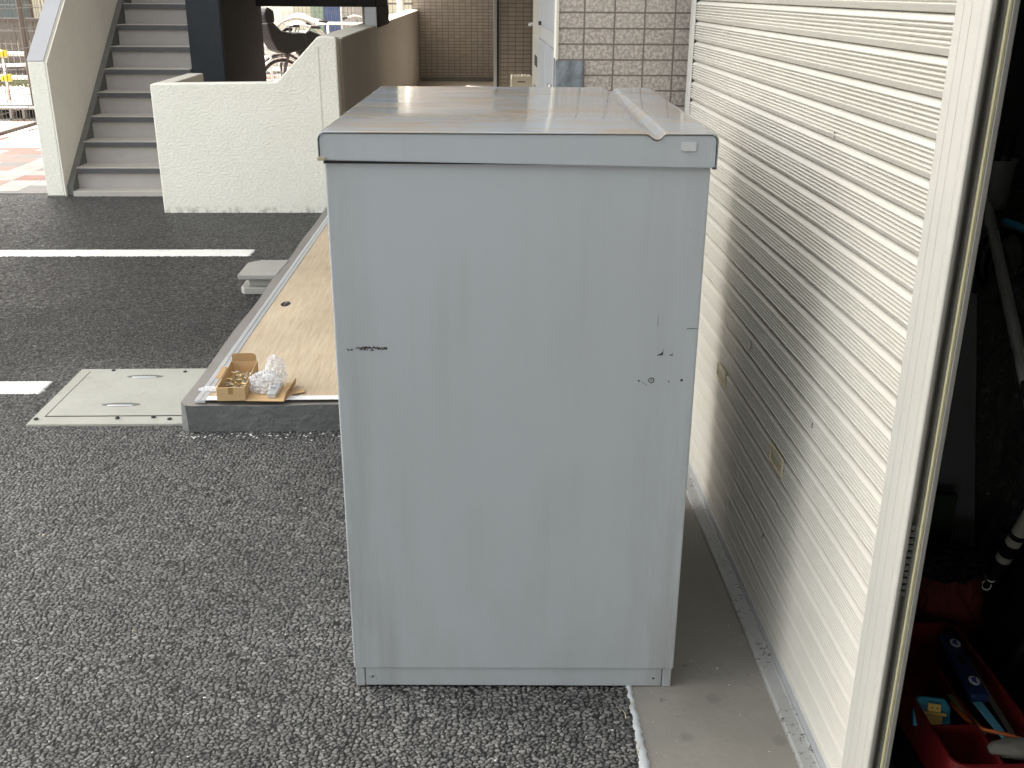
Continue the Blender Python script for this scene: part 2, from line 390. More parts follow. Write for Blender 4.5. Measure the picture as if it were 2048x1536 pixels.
# ------------------------------------------------------------------ ground: asphalt with real aggregate
def hash2(i, j, k):
    a = np.sin(i*127.1+j*311.7+k*74.7)*43758.5453
    return a-np.floor(a)
def stones(X, Y, cs=.0106):
    gx = X/(cs*1.28)+.25*np.sin(Y*23); gy = Y/(cs*.82)+.25*np.sin(X*19); gx, gy = gx+.16*np.sin(Y*310+2*np.sin(X*190)), gy+.16*np.sin(X*290+2*np.sin(Y*170)); ix = np.floor(gx); iy = np.floor(gy)
    d1 = np.full(X.shape, 9.); d2 = np.full(X.shape, 9.); ci = np.zeros(X.shape); cj = np.zeros(X.shape); px = np.zeros(X.shape); py = np.zeros(X.shape)
    for a in (-1, 0, 1):
        for b in (-1, 0, 1):
            i = ix+a; j = iy+b
            qx = i+.07+.86*hash2(i, j, 1); qy = j+.07+.86*hash2(i, j, 2)
            d = np.hypot(gx-qx, gy-qy)*(1+.35*(hash2(i, j, 6)-.5))
            m = d < d1
            d2 = np.where(m, d1, np.minimum(d2, d)); d1 = np.where(m, d, d1)
            ci = np.where(m, i, ci); cj = np.where(m, j, cj); px = np.where(m, qx, px); py = np.where(m, qy, py)
    e = np.clip((d2-d1-.12)/.24, 0, 1); e = e*e*(3-2*e)
    base = hash2(ci, cj, 3); tx = hash2(ci, cj, 4)-.5; ty = hash2(ci, cj, 5)-.5
    h = e*(.0023+.0018*base*base-.0014*d1*d1+cs*.20*(tx*(gx-px)+ty*(gy-py)))-.0038
    cell = np.clip((e-.4)/.45, 0, 1)*(.25+.75*hash2(ci, cj, 7))
    return h, cell
def grid_mesh(bands, fn):
    V, F, A = [], [], []; off = 0
    for x0, x1, y0, y1, st in bands:
        nx = max(2, int((x1-x0)/st)+1); ny = max(2, int((y1-y0)/st)+1)
        xs = np.linspace(x0, x1, nx); ys = np.linspace(y0, y1, ny)
        X, Y = np.meshgrid(xs, ys); z, a = fn(X, Y)
        V.append(np.stack([X, Y, z], -1).reshape(-1, 3)); A.append(a.ravel())
        idx = np.arange(nx*ny).reshape(ny, nx)+off
        F.append(np.stack([idx[:-1, :-1], idx[:-1, 1:], idx[1:, 1:], idx[1:, :-1]], -1).reshape(-1, 4)); off += nx*ny
    V = np.concatenate(V); F = np.concatenate(F); A = np.concatenate(A)
    me = bpy.data.meshes.new('m'); me.vertices.add(len(V)); me.vertices.foreach_set('co', V.ravel().astype(np.float32))
    me.loops.add(F.size); me.loops.foreach_set('vertex_index', F.ravel().astype(np.int32))
    me.polygons.add(len(F)); me.polygons.foreach_set('loop_start', np.arange(0, F.size, 4, dtype=np.int32)); me.polygons.foreach_set('loop_total', np.full(len(F), 4, dtype=np.int32))
    me.polygons.foreach_set('use_smooth', np.ones(len(F), dtype=bool))
    at = me.attributes.new('cell', 'FLOAT', 'POINT'); at.data.foreach_set('value', A.astype(np.float32))
    me.update(calc_edges=True); return me
def grid_obj(name, bands, fn, mat, **k):
    me = grid_mesh(bands, fn); me.name = name; me.materials.append(mat)
    o = bpy.data.objects.new(name, me); COL.objects.link(o); return tag(o, **k)
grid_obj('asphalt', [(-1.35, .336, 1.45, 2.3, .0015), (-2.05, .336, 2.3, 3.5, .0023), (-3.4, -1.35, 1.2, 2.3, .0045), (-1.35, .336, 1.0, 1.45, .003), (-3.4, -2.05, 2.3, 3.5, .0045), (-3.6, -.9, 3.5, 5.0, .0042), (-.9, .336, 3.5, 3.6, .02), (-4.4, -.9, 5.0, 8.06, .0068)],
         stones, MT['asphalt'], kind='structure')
def far(X, Y):
    return np.full(X.shape, -.012), hash2(np.floor(X*40), np.floor(Y*40), 1)
MB().box(-60, 60, -60, 120, -.4, -.013).build('ground', MT['earth'], kind='structure')
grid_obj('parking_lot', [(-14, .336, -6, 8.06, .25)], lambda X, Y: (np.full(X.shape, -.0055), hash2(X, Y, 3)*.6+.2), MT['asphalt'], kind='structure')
# painted parking lines follow the stones
def paint(name, x0, x1, y0, y1, label):
    def fn(X, Y):
        h, c = stones(X, Y); return h*.45+.0035, c
    me = grid_mesh([(x0, x1, y0, y1, .006)], fn); co = np.empty(len(me.vertices)*3, np.float32); me.vertices.foreach_get('co', co); co = co.reshape(-1, 3)
    # ragged edges
    for ax, lo, hi in ((0, x0, x1), (1, y0, y1)):
        for e in (lo, hi):
            m = np.abs(co[:, ax]-e) < .004; co[m, ax] += (rng.random(m.sum())-.5)*.012; co[m, 2] -= .006
    me.vertices.foreach_set('co', co.ravel()); me.name = name; me.materials.append(MT['line'])
    o = bpy.data.objects.new(name, me); COL.objects.link(o); return tag(o, kind='structure')
paint('road_marking', -4.4, -1.366, 6.07, 6.225, '')
paint('road_marking', -3.2, -1.732, 3.83, 3.965, '')

# concrete apron in front of the garages, its pale sealed edge, the sill under the shutter
def apron_h(X, Y):
    n = hash2(np.floor(X*60), np.floor(Y*60), 2)
    return np.full(X.shape, .002)+.0012*np.sin(X*23+np.sin(Y*9)*2)*np.sin(Y*17), n
grid_obj('concrete_apron', [(.338, .72, -1.5, 3.62, .02)], apron_h, MT['conc'], kind='structure')
sv = []; N = 320
for i in range(N+1):
    y = 1.2+1.2*i/N*2
    a = .331+random.uniform(-.003, .003)+.004*math.sin(y*7); b = .349+random.uniform(-.0025, .0025)+.004*math.sin(y*5+1)
    sv += [(a, y, .0015), (a+.004, y, .0058), (b-.004, y, .0062), (b, y, .0030)]
sf = [(4*i+k, 4*i+k+1, 4*i+k+5, 4*i+k+4) for i in range(N) for k in range(3)]
MB().add(sv, sf).build('road_marking', MT['sealline'], smooth=True, kind='structure')

# loose chips and crumbs on the ground
m = MB()
def chip(m, x, y, z, s):
    a = random.uniform(0, 6.3); n = random.choice((3, 4, 5)); h = s*random.uniform(.25, .6)
    P = [(x+s*random.uniform(.5, 1)*math.cos(a+6.283*k/n), y+s*random.uniform(.5, 1)*math.sin(a+6.283*k/n), z+random.uniform(0, h*.4)) for k in range(n)]
    m.add(P+[(x, y, z+h)], [(k, (k+1) % n, n) for k in range(n)]+[tuple(range(n))[::-1]])
for k in range(420):
    y = 1.5+6.0*random.random()**1.7; x = random.uniform(-.52*y-.2, .3)
    if -1.1 < x and y > 3.35: continue
    chip(m, x, y, .0, random.uniform(.0015, .0045))
for k in range(70): chip(m, random.uniform(-1.1, -.45), 3.40+random.gauss(0, .02), 0, random.uniform(.003, .007))
for k in range(60): chip(m, random.uniform(.36, .66), random.uniform(1.5, 3), .003, random.uniform(.001, .003))
m.build('loose_grit', MT['screenwhite'], kind='stuff', label='pale grit and chips scattered over the asphalt', cat='grit')
m = MB()
for k in range(14):
    y = 1.5+5*random.random(); chip(m, random.uniform(-.5*y, .3), y, .001, random.uniform(.003, .006))
for k in range(4):
    x, y = random.uniform(.30, .335), random.uniform(1.62, 1.95)
    m.tube([(x, y, .003), (x+random.uniform(-.012, .012), y+.012, .008), (x+random.uniform(-.02, .02), y+.03, .004)], .0008, 4)
m.build('plant_debris', MT['chipyellow'], kind='stuff', label='dry yellow bits of straw on the asphalt edge', cat='debris')
MB().prism([(0, 0), (.012, -.006), (.026, -.003), (.034, .006), (.02, .012), (.006, .009)], (-1.145, 4.125, .004), (1, 0, .1), (0, 1, .25), (0, 0, .002)).build('fallen_leaf', MT['leafgreen'], label='small green leaf lying beside the pale concrete cover', cat='leaf')

# ------------------------------------------------------------------ the grey cabinet
cab = empty('storage_cabinet', (.0745, 1.944, 0), R_(-1.72), label='tall weathered grey steel storage cabinet standing on the asphalt in front of the shutter', cat='cabinet')
D = .95
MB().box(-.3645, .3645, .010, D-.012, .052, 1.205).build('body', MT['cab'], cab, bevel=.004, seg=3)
MB().box(-.339, .339, .0135, D-.02, .004, .0525).build('plinth', MT['cab'], cab, bevel=.002)
for s in (-1, 1):
    MB().box(min(s*.3405, s*.361), max(s*.3405, s*.361), .013, D-.018, .003, .0525).build('corner_post', MT['cab'], cab, bevel=.002)
# lid: a pressed sheet that wraps over the top with a channel, and an end panel inside it
def arc(cx, cz, r, a0, a1, n=6): return [(cx+r*math.cos(R_(a0+(a1-a0)*k/n)), cz+r*math.sin(R_(a0+(a1-a0)*k/n))) for k in range(n+1)]
def lid_profile(off, zl, zr):
    L = -.3745+off; Rr = .3745-off; T = 1.2525-off; r = .014-off*.5
    p = [(L, zl)]+arc(L+r, T-r, r, 180, 90)
    p += [(.236, T), (.242, T-.001), (.248, T-.0055), (.254, T-.0095), (.260, T-.0105), (.266, T-.008), (.271, T-.0025), (.275, T-.0002), (.279, T)]
    p += arc(Rr-r, T-r, r, 90, 0)+[(Rr, zr)]
    return p
outer = lid_profile(0, 1.203, 1.188); inner = lid_profile(.0028, 1.203, 1.188)
mb = MB(); n = len(outer); yy = [0, .0012, .004, D*.35, D*.7, D]
ins = [.0016, .0004, 0, 0, 0, 0]
rows = []
for y, i_ in zip(yy, ins):
    prof = lid_profile(i_, 1.203, 1.188); rows += [(a, y, b) for a, b in prof]
rows += [(a, 0.0, b) for a, b in lid_profile(.0028, 1.203, 1.188)]
f = [(j*n+k, j*n+k+1, (j+1)*n+k+1, (j+1)*n+k) for j in range(len(yy)-1) for k in range(n-1)]
q = len(yy)*n
f += [(k, q+k, q+k+1, k+1) for k in range(n-1)]
rows += [(a, D, b) for a, b in lid_profile(.0028, 1.203, 1.188)]
f += [(q+k, q+n+k, q+n+k+1, q+k+1) for k in range(n-1)]
f += [((len(yy)-1)*n+k, (len(yy)-1)*n+k+1, q+n+k+1, q+n+k) for k in range(n-1)]
top = mb.add(rows, f).build('lid_top', MT['cabtop'], cab); set_smooth_by_angle(top, 50)
pp = lid_profile(.0044, 1.198, 1.189)
pp = pp+[(.3701, 1.189), (-.3701, 1.1995)]
MB().prism(pp[::-1], (0, .0022, 0), (1, 0, 0), (0, 0, 1), (0, .004, 0)).build('lid_end_panel', MT['cab'], cab, bevel=.0008)
MB().prism(pp[::-1], (0, D-.010, 0), (1, 0, 0), (0, 0, 1), (0, .004, 0)).build('lid_back_panel', MT['cab'], cab)
MB().box(-.3655, .3655, .0085, D-.012, 1.192, 1.206).build('lid_gap', MT['seam'], cab)
MB().prism([(.304, 1.2355), (.3325, 1.2355), (.3325, 1.2195), (.3075, 1.2195), (.304, 1.223)], (0, -.0002, 0), (1, 0, 0), (0, 0, 1), (0, .0024, 0)).build('badge', MT['badge'], cab, bevel=.0008, label='blank silver badge on the lid end')
MB().box(-.3755, -.3605, -.0015, .012, 1.1985, 1.2055).build('corner_clip', MT['beigeplastic'], cab, bevel=.001)
MB().box(.366, .3735, .0005, .012, 1.186, 1.190).build('corner_clip', MT['seam'], cab)
def disc(m, x, z, y, r, d=.001, n=20):
    m.prism([(r*math.cos(6.2832*k/n), r*math.sin(6.2832*k/n)) for k in range(n)], (x, y, z), (1, 0, 0), (0, 0, 1), (0, d, 0))
def ring(m, x, z, y, r, t): m.tube([(x+r*math.cos(6.2832*k/24), y, z+r*math.sin(6.2832*k/24)) for k in range(24)], t, 6, True)
m = MB(); ring(m, -.323, .028, .0132, .0088, .0007); ring(m, -.323, .028, .0132, .0062, .0006); m.build('screw_cup', MT['cab'], cab, smooth=True)
for x, z in ((-.323, .028), (.3205, .0255)):
    m = MB(); disc(m, x, z, .0129, .0025); m.build('screw_hole', MT['seam'], cab)
# scratches and bare marks on the front
def jag(m, x0, x1, z, h, dens=1.0):
    x = x0
    while x < x1:
        wd = random.uniform(.0015, .006); hh = h*random.uniform(.25, 1); zz = z+random.uniform(-.5, .5)*h*.7
        if random.random() < dens:
            m.prism([(0, hh*random.uniform(-.5, 0)), (wd*.5, -hh*.5), (wd, random.uniform(-.4, .1)*hh), (wd*.8, hh*.4), (wd*.3, hh*.5)], (x, .0097, zz), (1, 0, 0), (0, 0, 1), (0, .0006, 0))
        x += wd*.75
U = lambda X: X-.0745
FP = dict(u=(1, 0, 0), v=(0, 0, 1), w=(0, .0006, 0))
m = MB(); jag(m, -.342, -.330, .8215, .0045); jag(m, -.324, -.263, .8245, .0065, .95); jag(m, -.320, -.266, .8250, .0050, .9); jag(m, -.320, -.290, .8205, .003, .9)
m.build('scratch', MT['scratch'], cab, label='long dark scraped scratch at mid height', kind='stuff')
for pts, x, z in (([(0, 0), (.0125, .0005), (.0135, .011), (.0145, .018), (.0125, .0085), (.008, .004)], .283, .812),
                  ([(0, 0), (.0065, 0), (.0075, .009), (.0062, .0025), (.001, .002)], .309, .812),
                  ([(0, 0), (.011, .0006), (.022, .0004), (.022, .0014), (.011, .002), (0, .0012)], .340, .868)):
    MB().prism(pts, (x, .0097, z), **FP).build('scratch', MT['scratch'], cab)
for x, z, r in ((.250, .757, .0022), (.311, .7555, .0016), (.337, .759, .003)):
    m = MB(); disc(m, x, z, .0097, r, .0006, 7); m.build('chip', MT['scratch'], cab)
MB().tube([(.2755+.0052*math.cos(6.2832*k/18)*random.uniform(.85, 1.15), .0098, .7585+.0052*math.sin(6.2832*k/18)*random.uniform(.85, 1.15)) for k in range(18)], .0009, 5, True).build('ring_mark', MT['scratch'], cab)
MB().prism([(0, 0), (.0012, 0), (.0014, .022), (.0004, .022)], (.281, .0097, .874), **FP).build('scuff', MT['scratch2'], cab)
m = MB(); disc(m, .2755, .7585, .0097, .0022, .0006, 8); m.build('scuff', MT['scratch2'], cab)
MB().tube([(.255, .0098, .756), (.262, .0098, .751), (.268, .0098, .746)], .0005, 4).build('scuff', MT['scratch2'], cab)

# ------------------------------------------------------------------ roller shutter
SX = .705; Y0, Y1 = 1.545, 3.455; P_ = .0608; ZB = .030
prof = [(0, -.010), (.022, -.007), (.034, .0030), (.060, .0058), (.11, .0084), (.17, .0108), (.215, .0126), (.235, .0130), (.250, .0120), (.262, .0088), (.268, .0070)]
for k in range(4):
    a = .275+k*.128
    prof += [(a, .0062), (a+.010, .0072), (a+.026, .0098), (a+.046, .0112), (a+.068, .0117), (a+.088, .0110), (a+.108, .0086), (a+.121, .0050)]
prof += [(.787, .0060), (.798, .0090), (.815, .0116), (.84, .0121), (.90, .0095), (.955, .0058), (.980, .0015), (.992, -.004)]
shut = empty('roller_shutter', (SX, 2.5, 0), label='closed cream slatted roller shutter beside the grey cabinet', cat='shutter')
vs, fs = [], []; nz = 0
z_off = -.048
for r in range(27):
    for t_, d in prof:
        z = ZB+.028+P_*(r+t_)+z_off
        e = .4 if t_ < .08 or t_ > .95 else 1
        vs += [(-d, Y0-2.5, z), (-d, Y1-2.5-.012, z), (-d*.3, Y1-2.5-.002, z)]; nz += 1
fs = [(3*i+k, 3*i+k+1, 3*i+k+4, 3*i+k+3) for i in range(nz-1) for k in range(2)]
cur = MB().add(vs, fs).build('slat_curtain', MT['shutter'], shut); set_smooth_by_angle(cur, 30)
MB().box(-.0132, .012, Y0-2.5, Y1-2.5-.004, .0195, .046).build('bottom_bar', MT['alu'], shut, bevel=.002)
def recess(y, z):
    h = empty('handle', (-.0105, y-2.5, z)); h.parent = shut
    m = MB(); W_, H_ = .052, .022
    for a0, a1, b0, b1 in ((-W_, W_, H_-.004, H_), (-W_, W_, -H_, -H_+.004), (-W_, -W_+.006, -H_+.004, H_-.004), (W_-.006, W_, -H_+.004, H_-.004)):
        m.box(-.0035, .001, a0, a1, b0, b1)
    m.prism([(-W_+.006, -H_+.004), (W_-.006, -H_+.004), (W_-.006, H_-.004), (-W_+.006, H_-.004)], (0, 0, 0), (0, 1, 0), (0, 0, 1), (.0015, 0, 0))
    o = m.build('handle_frame', MT['handlebeige'], None, bevel=.001); o.parent = h
    o = MB().box(-.0012, .0005, -.03, W_-.010, -H_+.006, .002).build('finger_hole', MT['beigeplastic'], None); o.parent = h
recess(2.16, .476); recess(2.735, .476)
m = MB(); m.tube([(-.009, -.03, .653), (-.0145, -.03, .653)], .011, 16); m.tube([(-.014, -.03, .653), (-.0155, -.03, .653)], .005, 10); m.build('lock', MT['steel'], shut, smooth=False)
for y, z in ((2.02, 1.239), (1.95, .655), (2.20, .25)): MB().box(-.0125, -.0105, y-2.5-.002, y-2.5+.001, z-.006, z+.006).build('scuff', MT['scratch2'], shut)
# far guide rail of this shutter
fr = MB(); fr.prism([(SX-.012, Y1-.004), (SX-.012, Y1+.004), (SX-.016, Y1+.006), (SX-.016, Y1+.05), (SX+.05, Y1+.05), (SX+.05, Y1+.045), (SX-.009, Y1+.044), (SX-.009, Y1-.004)], (0, 0, .0), (1, 0, 0), (0, 1, 0), (0, 0, 2.0))
fr.build('guide_rail', MT['rail'], bevel=.0012, label='cream guide rail at the far end of the closed shutter', cat='shutter rail')
# sill
sillp = [(.656, .001), (.656, .013), (.659, .016), (.688, .016), (.69, .019), (.745, .019), (.745, .001)]
sl_ = MB().prism(sillp, (0, -1.4, 0), (1, 0, 0), (0, 0, 1), (0, 4.9, 0)).build('door_sill', MT['sill'], bevel=.0012, label='speckled grey metal sill running under the closed shutter', cat='sill')
# centre post between the two shutters
post = empty('shutter_post', (.70, 1.5, 0), label='cream upright post with a dark groove between closed and open shutters', cat='post')
m = MB(); m.prism([(-.0125, .052), (-.0125, -.030), (-.0105, -.0335), (-.0105, -.046), (-.008, -.049), (-.002, -.049), (-.002, -.044), (.002, -.044), (.002, .052)], (0, 0, .019), (1, 0, 0), (0, 1, 0), (0, 0, 2.0)); m.build('post_face', MT['rail'], post, bevel=.0014, seg=3)
m = MB()
for y in (.026, .000): m.box(-.0129, -.0124, y-.0010, y+.0010, .02, 2.0)
m.build('trim_bead', MT['rail'], post)
MB().box(.0022, .0165, -.030, .052, .019, 2.02).build('groove', MT['raildark'], post)
m = MB(); m.box(.0110, .0142, -.0475, -.0302, .019, 2.02); m.build('inner_lip', MT['raildark'], post)
MB().box(.0144, .0192, -.052, -.02, .019, 2.02).build('yellow_strip', MT['railyellow'], post, bevel=.001)
MB().box(.0194, .0285, -.053, .052, .019, 2.02).build('back_strip', MT['railgrey'], post, bevel=.0015)
MB().box(.0287, .034, -.044, .052, .019, 2.02).build('back_edge', MT['soffit'], post, bevel=.001)
m = MB()
for k in range(11): m.obox((.0062, -.036, .56+k*.0125), (.0042, 0, 0), (0, .007, 0), (0, .0015, .0035))
m.box(.0025, .0105, -.031, -.0298, .548, .70)
m.build('brush', MT['bristle'], post)

# garage shell round the interior
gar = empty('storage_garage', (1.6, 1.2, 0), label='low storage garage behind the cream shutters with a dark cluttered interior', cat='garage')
def gbox(name, mat, *b):
    x0, x1, y0, y1, z0, z1 = b
    return MB().box(x0-1.6, x1-1.6, y0-1.2, y1-1.2, z0, z1).build(name, mat, gar)
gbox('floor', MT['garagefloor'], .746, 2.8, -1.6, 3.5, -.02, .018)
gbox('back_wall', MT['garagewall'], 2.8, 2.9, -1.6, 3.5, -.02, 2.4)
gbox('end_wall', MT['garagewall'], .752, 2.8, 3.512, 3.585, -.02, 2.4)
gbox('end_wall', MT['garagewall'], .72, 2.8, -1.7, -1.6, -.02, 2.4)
gbox('roof', MT['ceil'], .66, 2.95, -1.75, 3.59, 2.4, 2.6)
gbox('header', MT['rail'], .66, .78, -1.6, 3.5, 1.72, 2.4)
gbox('blocking_shutter', MT['shutter'], .72, .73, -1.6, 1.44, 1.50, 1.72)  # unseen shutter, set low to keep light out of the interior
gbox('blocking_wall', MT['rail'], .70, .76, -1.6, .62, .02, 1.72)  # unseen wall added to narrow the opening and darken the interior

# ------------------------------------------------------------------ clutter inside the garage
def lathe_obj(name, prof, loc, mat, n=28, **k):
    o = MB().lathe(prof).build(name, mat, **k); o.location = loc; set_smooth_by_angle(o, 40); return o
# unseen roof added over the camera to hold back sky light from behind
cp = empty('sky_block_roof', (-2, -3, 0), label='unseen low roof added behind and above the camera to block sky light', cat='sky_block_roof')
MB().box(-3.5, 2.6, -6, CPY+3, 2.45, 2.62).build('roof', MT['ceil'], cp)
for x in (-3.3, 2.4):
    for y in (-5.8, -1.5): MB().box(x-.05, x+.05, y-.05, y+.05, 0, 2.45).build('post', MT['railgrey'], cp)
# storage rack carrying the buckets
rk = empty('storage_shelf', (1.42, 2.8, 0), label='dark brown wooden shelf deep inside the garage carrying buckets', cat='shelf')
for z in (.70, .955): MB().box(-.20, .35, -.16, .2, z-.012, z).build('shelf_board', MT['brown'], rk)
for x, y in ((-.19, .19), (.34, .19), (.34, -.15)): MB().box(x-.012, x+.012, y-.012, y+.012, .02, 1.35).build('leg', MT['brown'], rk)
lathe_obj('bucket', [(.036, 0), (.038, .003), (.046, .125), (.049, .126), (.049, .132), (.044, .132), (.036, .01), (.001, .01)], (1.375, 2.71, .957), MT['bucket'], label='small white bucket of dark tools on the upper garage shelf', cat='bucket')
m = MB()
for k in range(6):
    a = k*1.05; m.tube([(1.375+.02*math.cos(a), 2.71+.02*math.sin(a), .98), (1.375+.035*math.cos(a), 2.71+.035*math.sin(a), 1.12+.05*random.random())], .006, 6)
m.build('hand_tools', MT['blackplastic'], label='bunch of dark tool handles standing in the small white bucket', cat='tool')
bin_ = empty('storage_bin', (1.40, 2.72, .702), label='pale lidded plastic bin below the bucket in the garage', cat='bin')
MB().prism([(-.075, 0), (.075, 0), (.085, .22), (-.085, .22)], (0, -.06, 0), (1, 0, 0), (0, 0, 1), (0, .14, 0)).build('bin_body', MT['bucket'], bin_, bevel=.006)
MB().box(-.09, .09, -.067, .087, .221, .236).build('lid', MT['bucket'], bin_, bevel=.004)
for z in (.06, .11, .16): MB().box(-.07, .07, -.0625, -.0605, z, z+.004).build('rib', MT['bucket'], bin_)
m = MB()
for k in range(7):
    r = .060+.004*(k % 4); cx, cy, cz = 1.318, 2.5-.012*k, .875+.004*math.sin(k*2)
    m.tube([(cx+r*math.cos(a)*(1+.06*math.sin(3*a+k)), cy+.01*math.sin(a*2+k), cz+r*1.25*math.sin(a)) for a in [6.2832*q/36 for q in range(36)]], .0042, 6, True)
m.build('cable_coil', MT['blackplastic'], smooth=True, label='black cable coil hanging behind the grey pole in the garage', cat='cable')
m = MB(); m.tube([(1.27+.13*t_, 2.42-.2*t_, .985-.01*math.sin(t_*3)-.06*t_*t_) for t_ in [k/12 for k in range(13)]], .0095, 8)
m.build('hose', MT['teal'], smooth=True, label='teal hose curving over the black cable coil', cat='hose')
hk = MB().tube([(1.19, 2.43, .996), (1.39, 2.43, .94)], .006, 6).build('hanging_rail', MT['brown'], label='thin dark bar from which the cable coil hangs', cat='bar')
m = MB(); a, b = Vector((1.222, 2.43, 1.03)), Vector((1.062, 1.83, .79)); m.tube([a.lerp(b, k/10) for k in range(11)], .0125, 16); pole = m.build('pole', MT['pole'], smooth=True, label='slanting grey metal pole across the garage opening', cat='pole')
m = MB(); m.tube([a.lerp(b, 1.0), a.lerp(b, 1.75)], .0125, 16); m.build('pole_end', MT['steel'], pole, smooth=True)
MB().prism([(.98, .88), (1.098, .88), (1.236, .021), (.98, .021)], (0, 2.15, 0), (1, 0, 0), (0, 0, 1), (0, .02, 0)).build('board', MT['board'], bevel=.003, label='tall grey board standing upright behind the shutter post', cat='board')
MB().box(1.0, 1.10, 2.08, 2.10, .021, .42).build('board', MT['greenboard'], bevel=.002, label='narrow dark green board beside the tall grey board', cat='board')
MB().box(1.5, 1.62, 2.55, 2.75, .021, .88).build('carton', MT['cardb'], bevel=.003, label='tan carton at the far right of the garage', cat='carton')
# dark plastic bag
def blob(name, c, r, mat, amp=.25, seed=1, n=40, flat=True, **k):
    rs = np.random.default_rng(seed); D_ = rs.normal(size=(28, 3)); D_ /= np.linalg.norm(D_, axis=1)[:, None]; ph = rs.random(28)*6.3; fr_ = rs.uniform(2, 9, 28)
    vs = []
    for i in range(n+1):
        th = math.pi*i/n
        for j in range(2*n):
            p = 2*math.pi*j/(2*n); d = np.array([math.sin(th)*math.cos(p), math.sin(th)*math.sin(p), math.cos(th)])
            s_ = 1+amp*np.mean(np.abs(np.sin(fr_*(D_@d)*2+ph)))*2.2-amp
            vs.append((c[0]+r[0]*d[0]*s_, c[1]+r[1]*d[1]*s_, max(c[2]+r[2]*d[2]*s_, k.get('zmin', -9))))
    k.pop('zmin', None)
    f = [(i*2*n+j, i*2*n+(j+1) % (2*n), (i+1)*2*n+(j+1) % (2*n), (i+1)*2*n+j) for i in range(n) for j in range(2*n)]
    return MB().add(vs, f).build(name, mat, smooth=not flat, **k)
blob('plastic_bag', (1.34, 2.36, .46), (.135, .10, .40), MT['darkfilm'], .5, 3, zmin=.021, label='crumpled dark plastic bag standing behind the grey pole', cat='bag')
blob('plastic_bag_content', (1.34, 2.36, .40), (.11, .075, .33), MT['blackplastic'], .3, 5, zmin=.025, label='black bundle inside the crumpled plastic bag', cat='bundle')
# red bag
rb = empty('tool_bag', (1.055, 1.97, .021), label='dark red cloth bag with black top beside the red tool tray', cat='bag')
o = blob('bag_body', (0, 0, .15), (.075, .06, .16), MT['redcloth'], .22, 8, zmin=0); o.parent = rb
o = blob('bag_top', (-.01, 0, .29), (.07, .055, .035), MT['blackplastic'], .35, 9); o.parent = rb
m = MB(); m.tube([(.062, -.03, .275), (.066, -.034, .262)], .003, 6); o = m.build('zip_pull', MT['chrome'], rb)
# striped bat with black sleeve
bt = empty('striped_shaft', (0, 0, 0), label='off white shaft with two black bands beside the black case', cat='shaft')
p0, p1 = Vector((1.19, 1.86, .62)), Vector((1.148, 2.0, .19)); L = p1-p0
seg = [(0, .50, MT['bone'], .0165, 'shaft_body'), (.50, .53, MT['blackplastic'], .0167, 'band'), (.53, .575, MT['bone'], .0167, 'shaft_ring'), (.575, .65, MT['blackplastic'], .0167, 'band'), (.65, .69, MT['bone'], .0167, 'shaft_ring'), (.69, 1.1, MT['blackplastic'], .0175, 'sleeve')]
for a0, a1, mt_, r, nm in seg: MB().tube([p0+L*a0, p0+L*a1], r, 20).build(nm, mt_, bt, smooth=False)
# outlined lettering on the sleeve
def text(body, size, loc, rot, mat, parent, ext=.0004, name='lettering'):
    cu = bpy.data.curves.new(name, 'FONT'); cu.body = body; cu.size = size; cu.extrude = ext; cu.align_x = 'CENTER'; cu.align_y = 'CENTER'
    o = bpy.data.objects.new(name, cu); COL.objects.link(o); dg = bpy.context.evaluated_depsgraph_get()
    me = bpy.data.meshes.new_from_object(o.evaluated_get(dg)); bpy.data.objects.remove(o)
    o = bpy.data.objects.new(name, me); COL.objects.link(o); me.materials.append(mat); o.matrix_world = Matrix.LocRotScale(Vector(loc), rot, None); o.parent = parent
    return o
zax = (Vector((0, 0, 1.5))-(p0+L*.83)).normalized(); xax = -(L.normalized()); xax = (xax-xax.dot(zax)*zax).normalized(); yax = zax.cross(xax)
q = Matrix((xax, yax, zax)).transposed().to_quaternion()
text('CUD', .030, p0+L*.83+zax*.018, q, MT['label'], bt)
# black case
cs_ = empty('tool_case', (1.19, 1.78, .021), label='black hard case leaning at the right of the garage opening', cat='case')
MB().prism([(-.075, 0), (.16, 0), (.16, .42), (.05, .36), (-.03, .25), (-.085, .12)], (0, 0, 0), (1, 0, 0), (0, 0, 1), (0, .12, 0)).build('case_body', MT['blackplastic'], cs_, bevel=.012, seg=3)
MB().box(-.01, .012, -.004, .0, .145, .149).build('latch', MT['alu'], cs_)
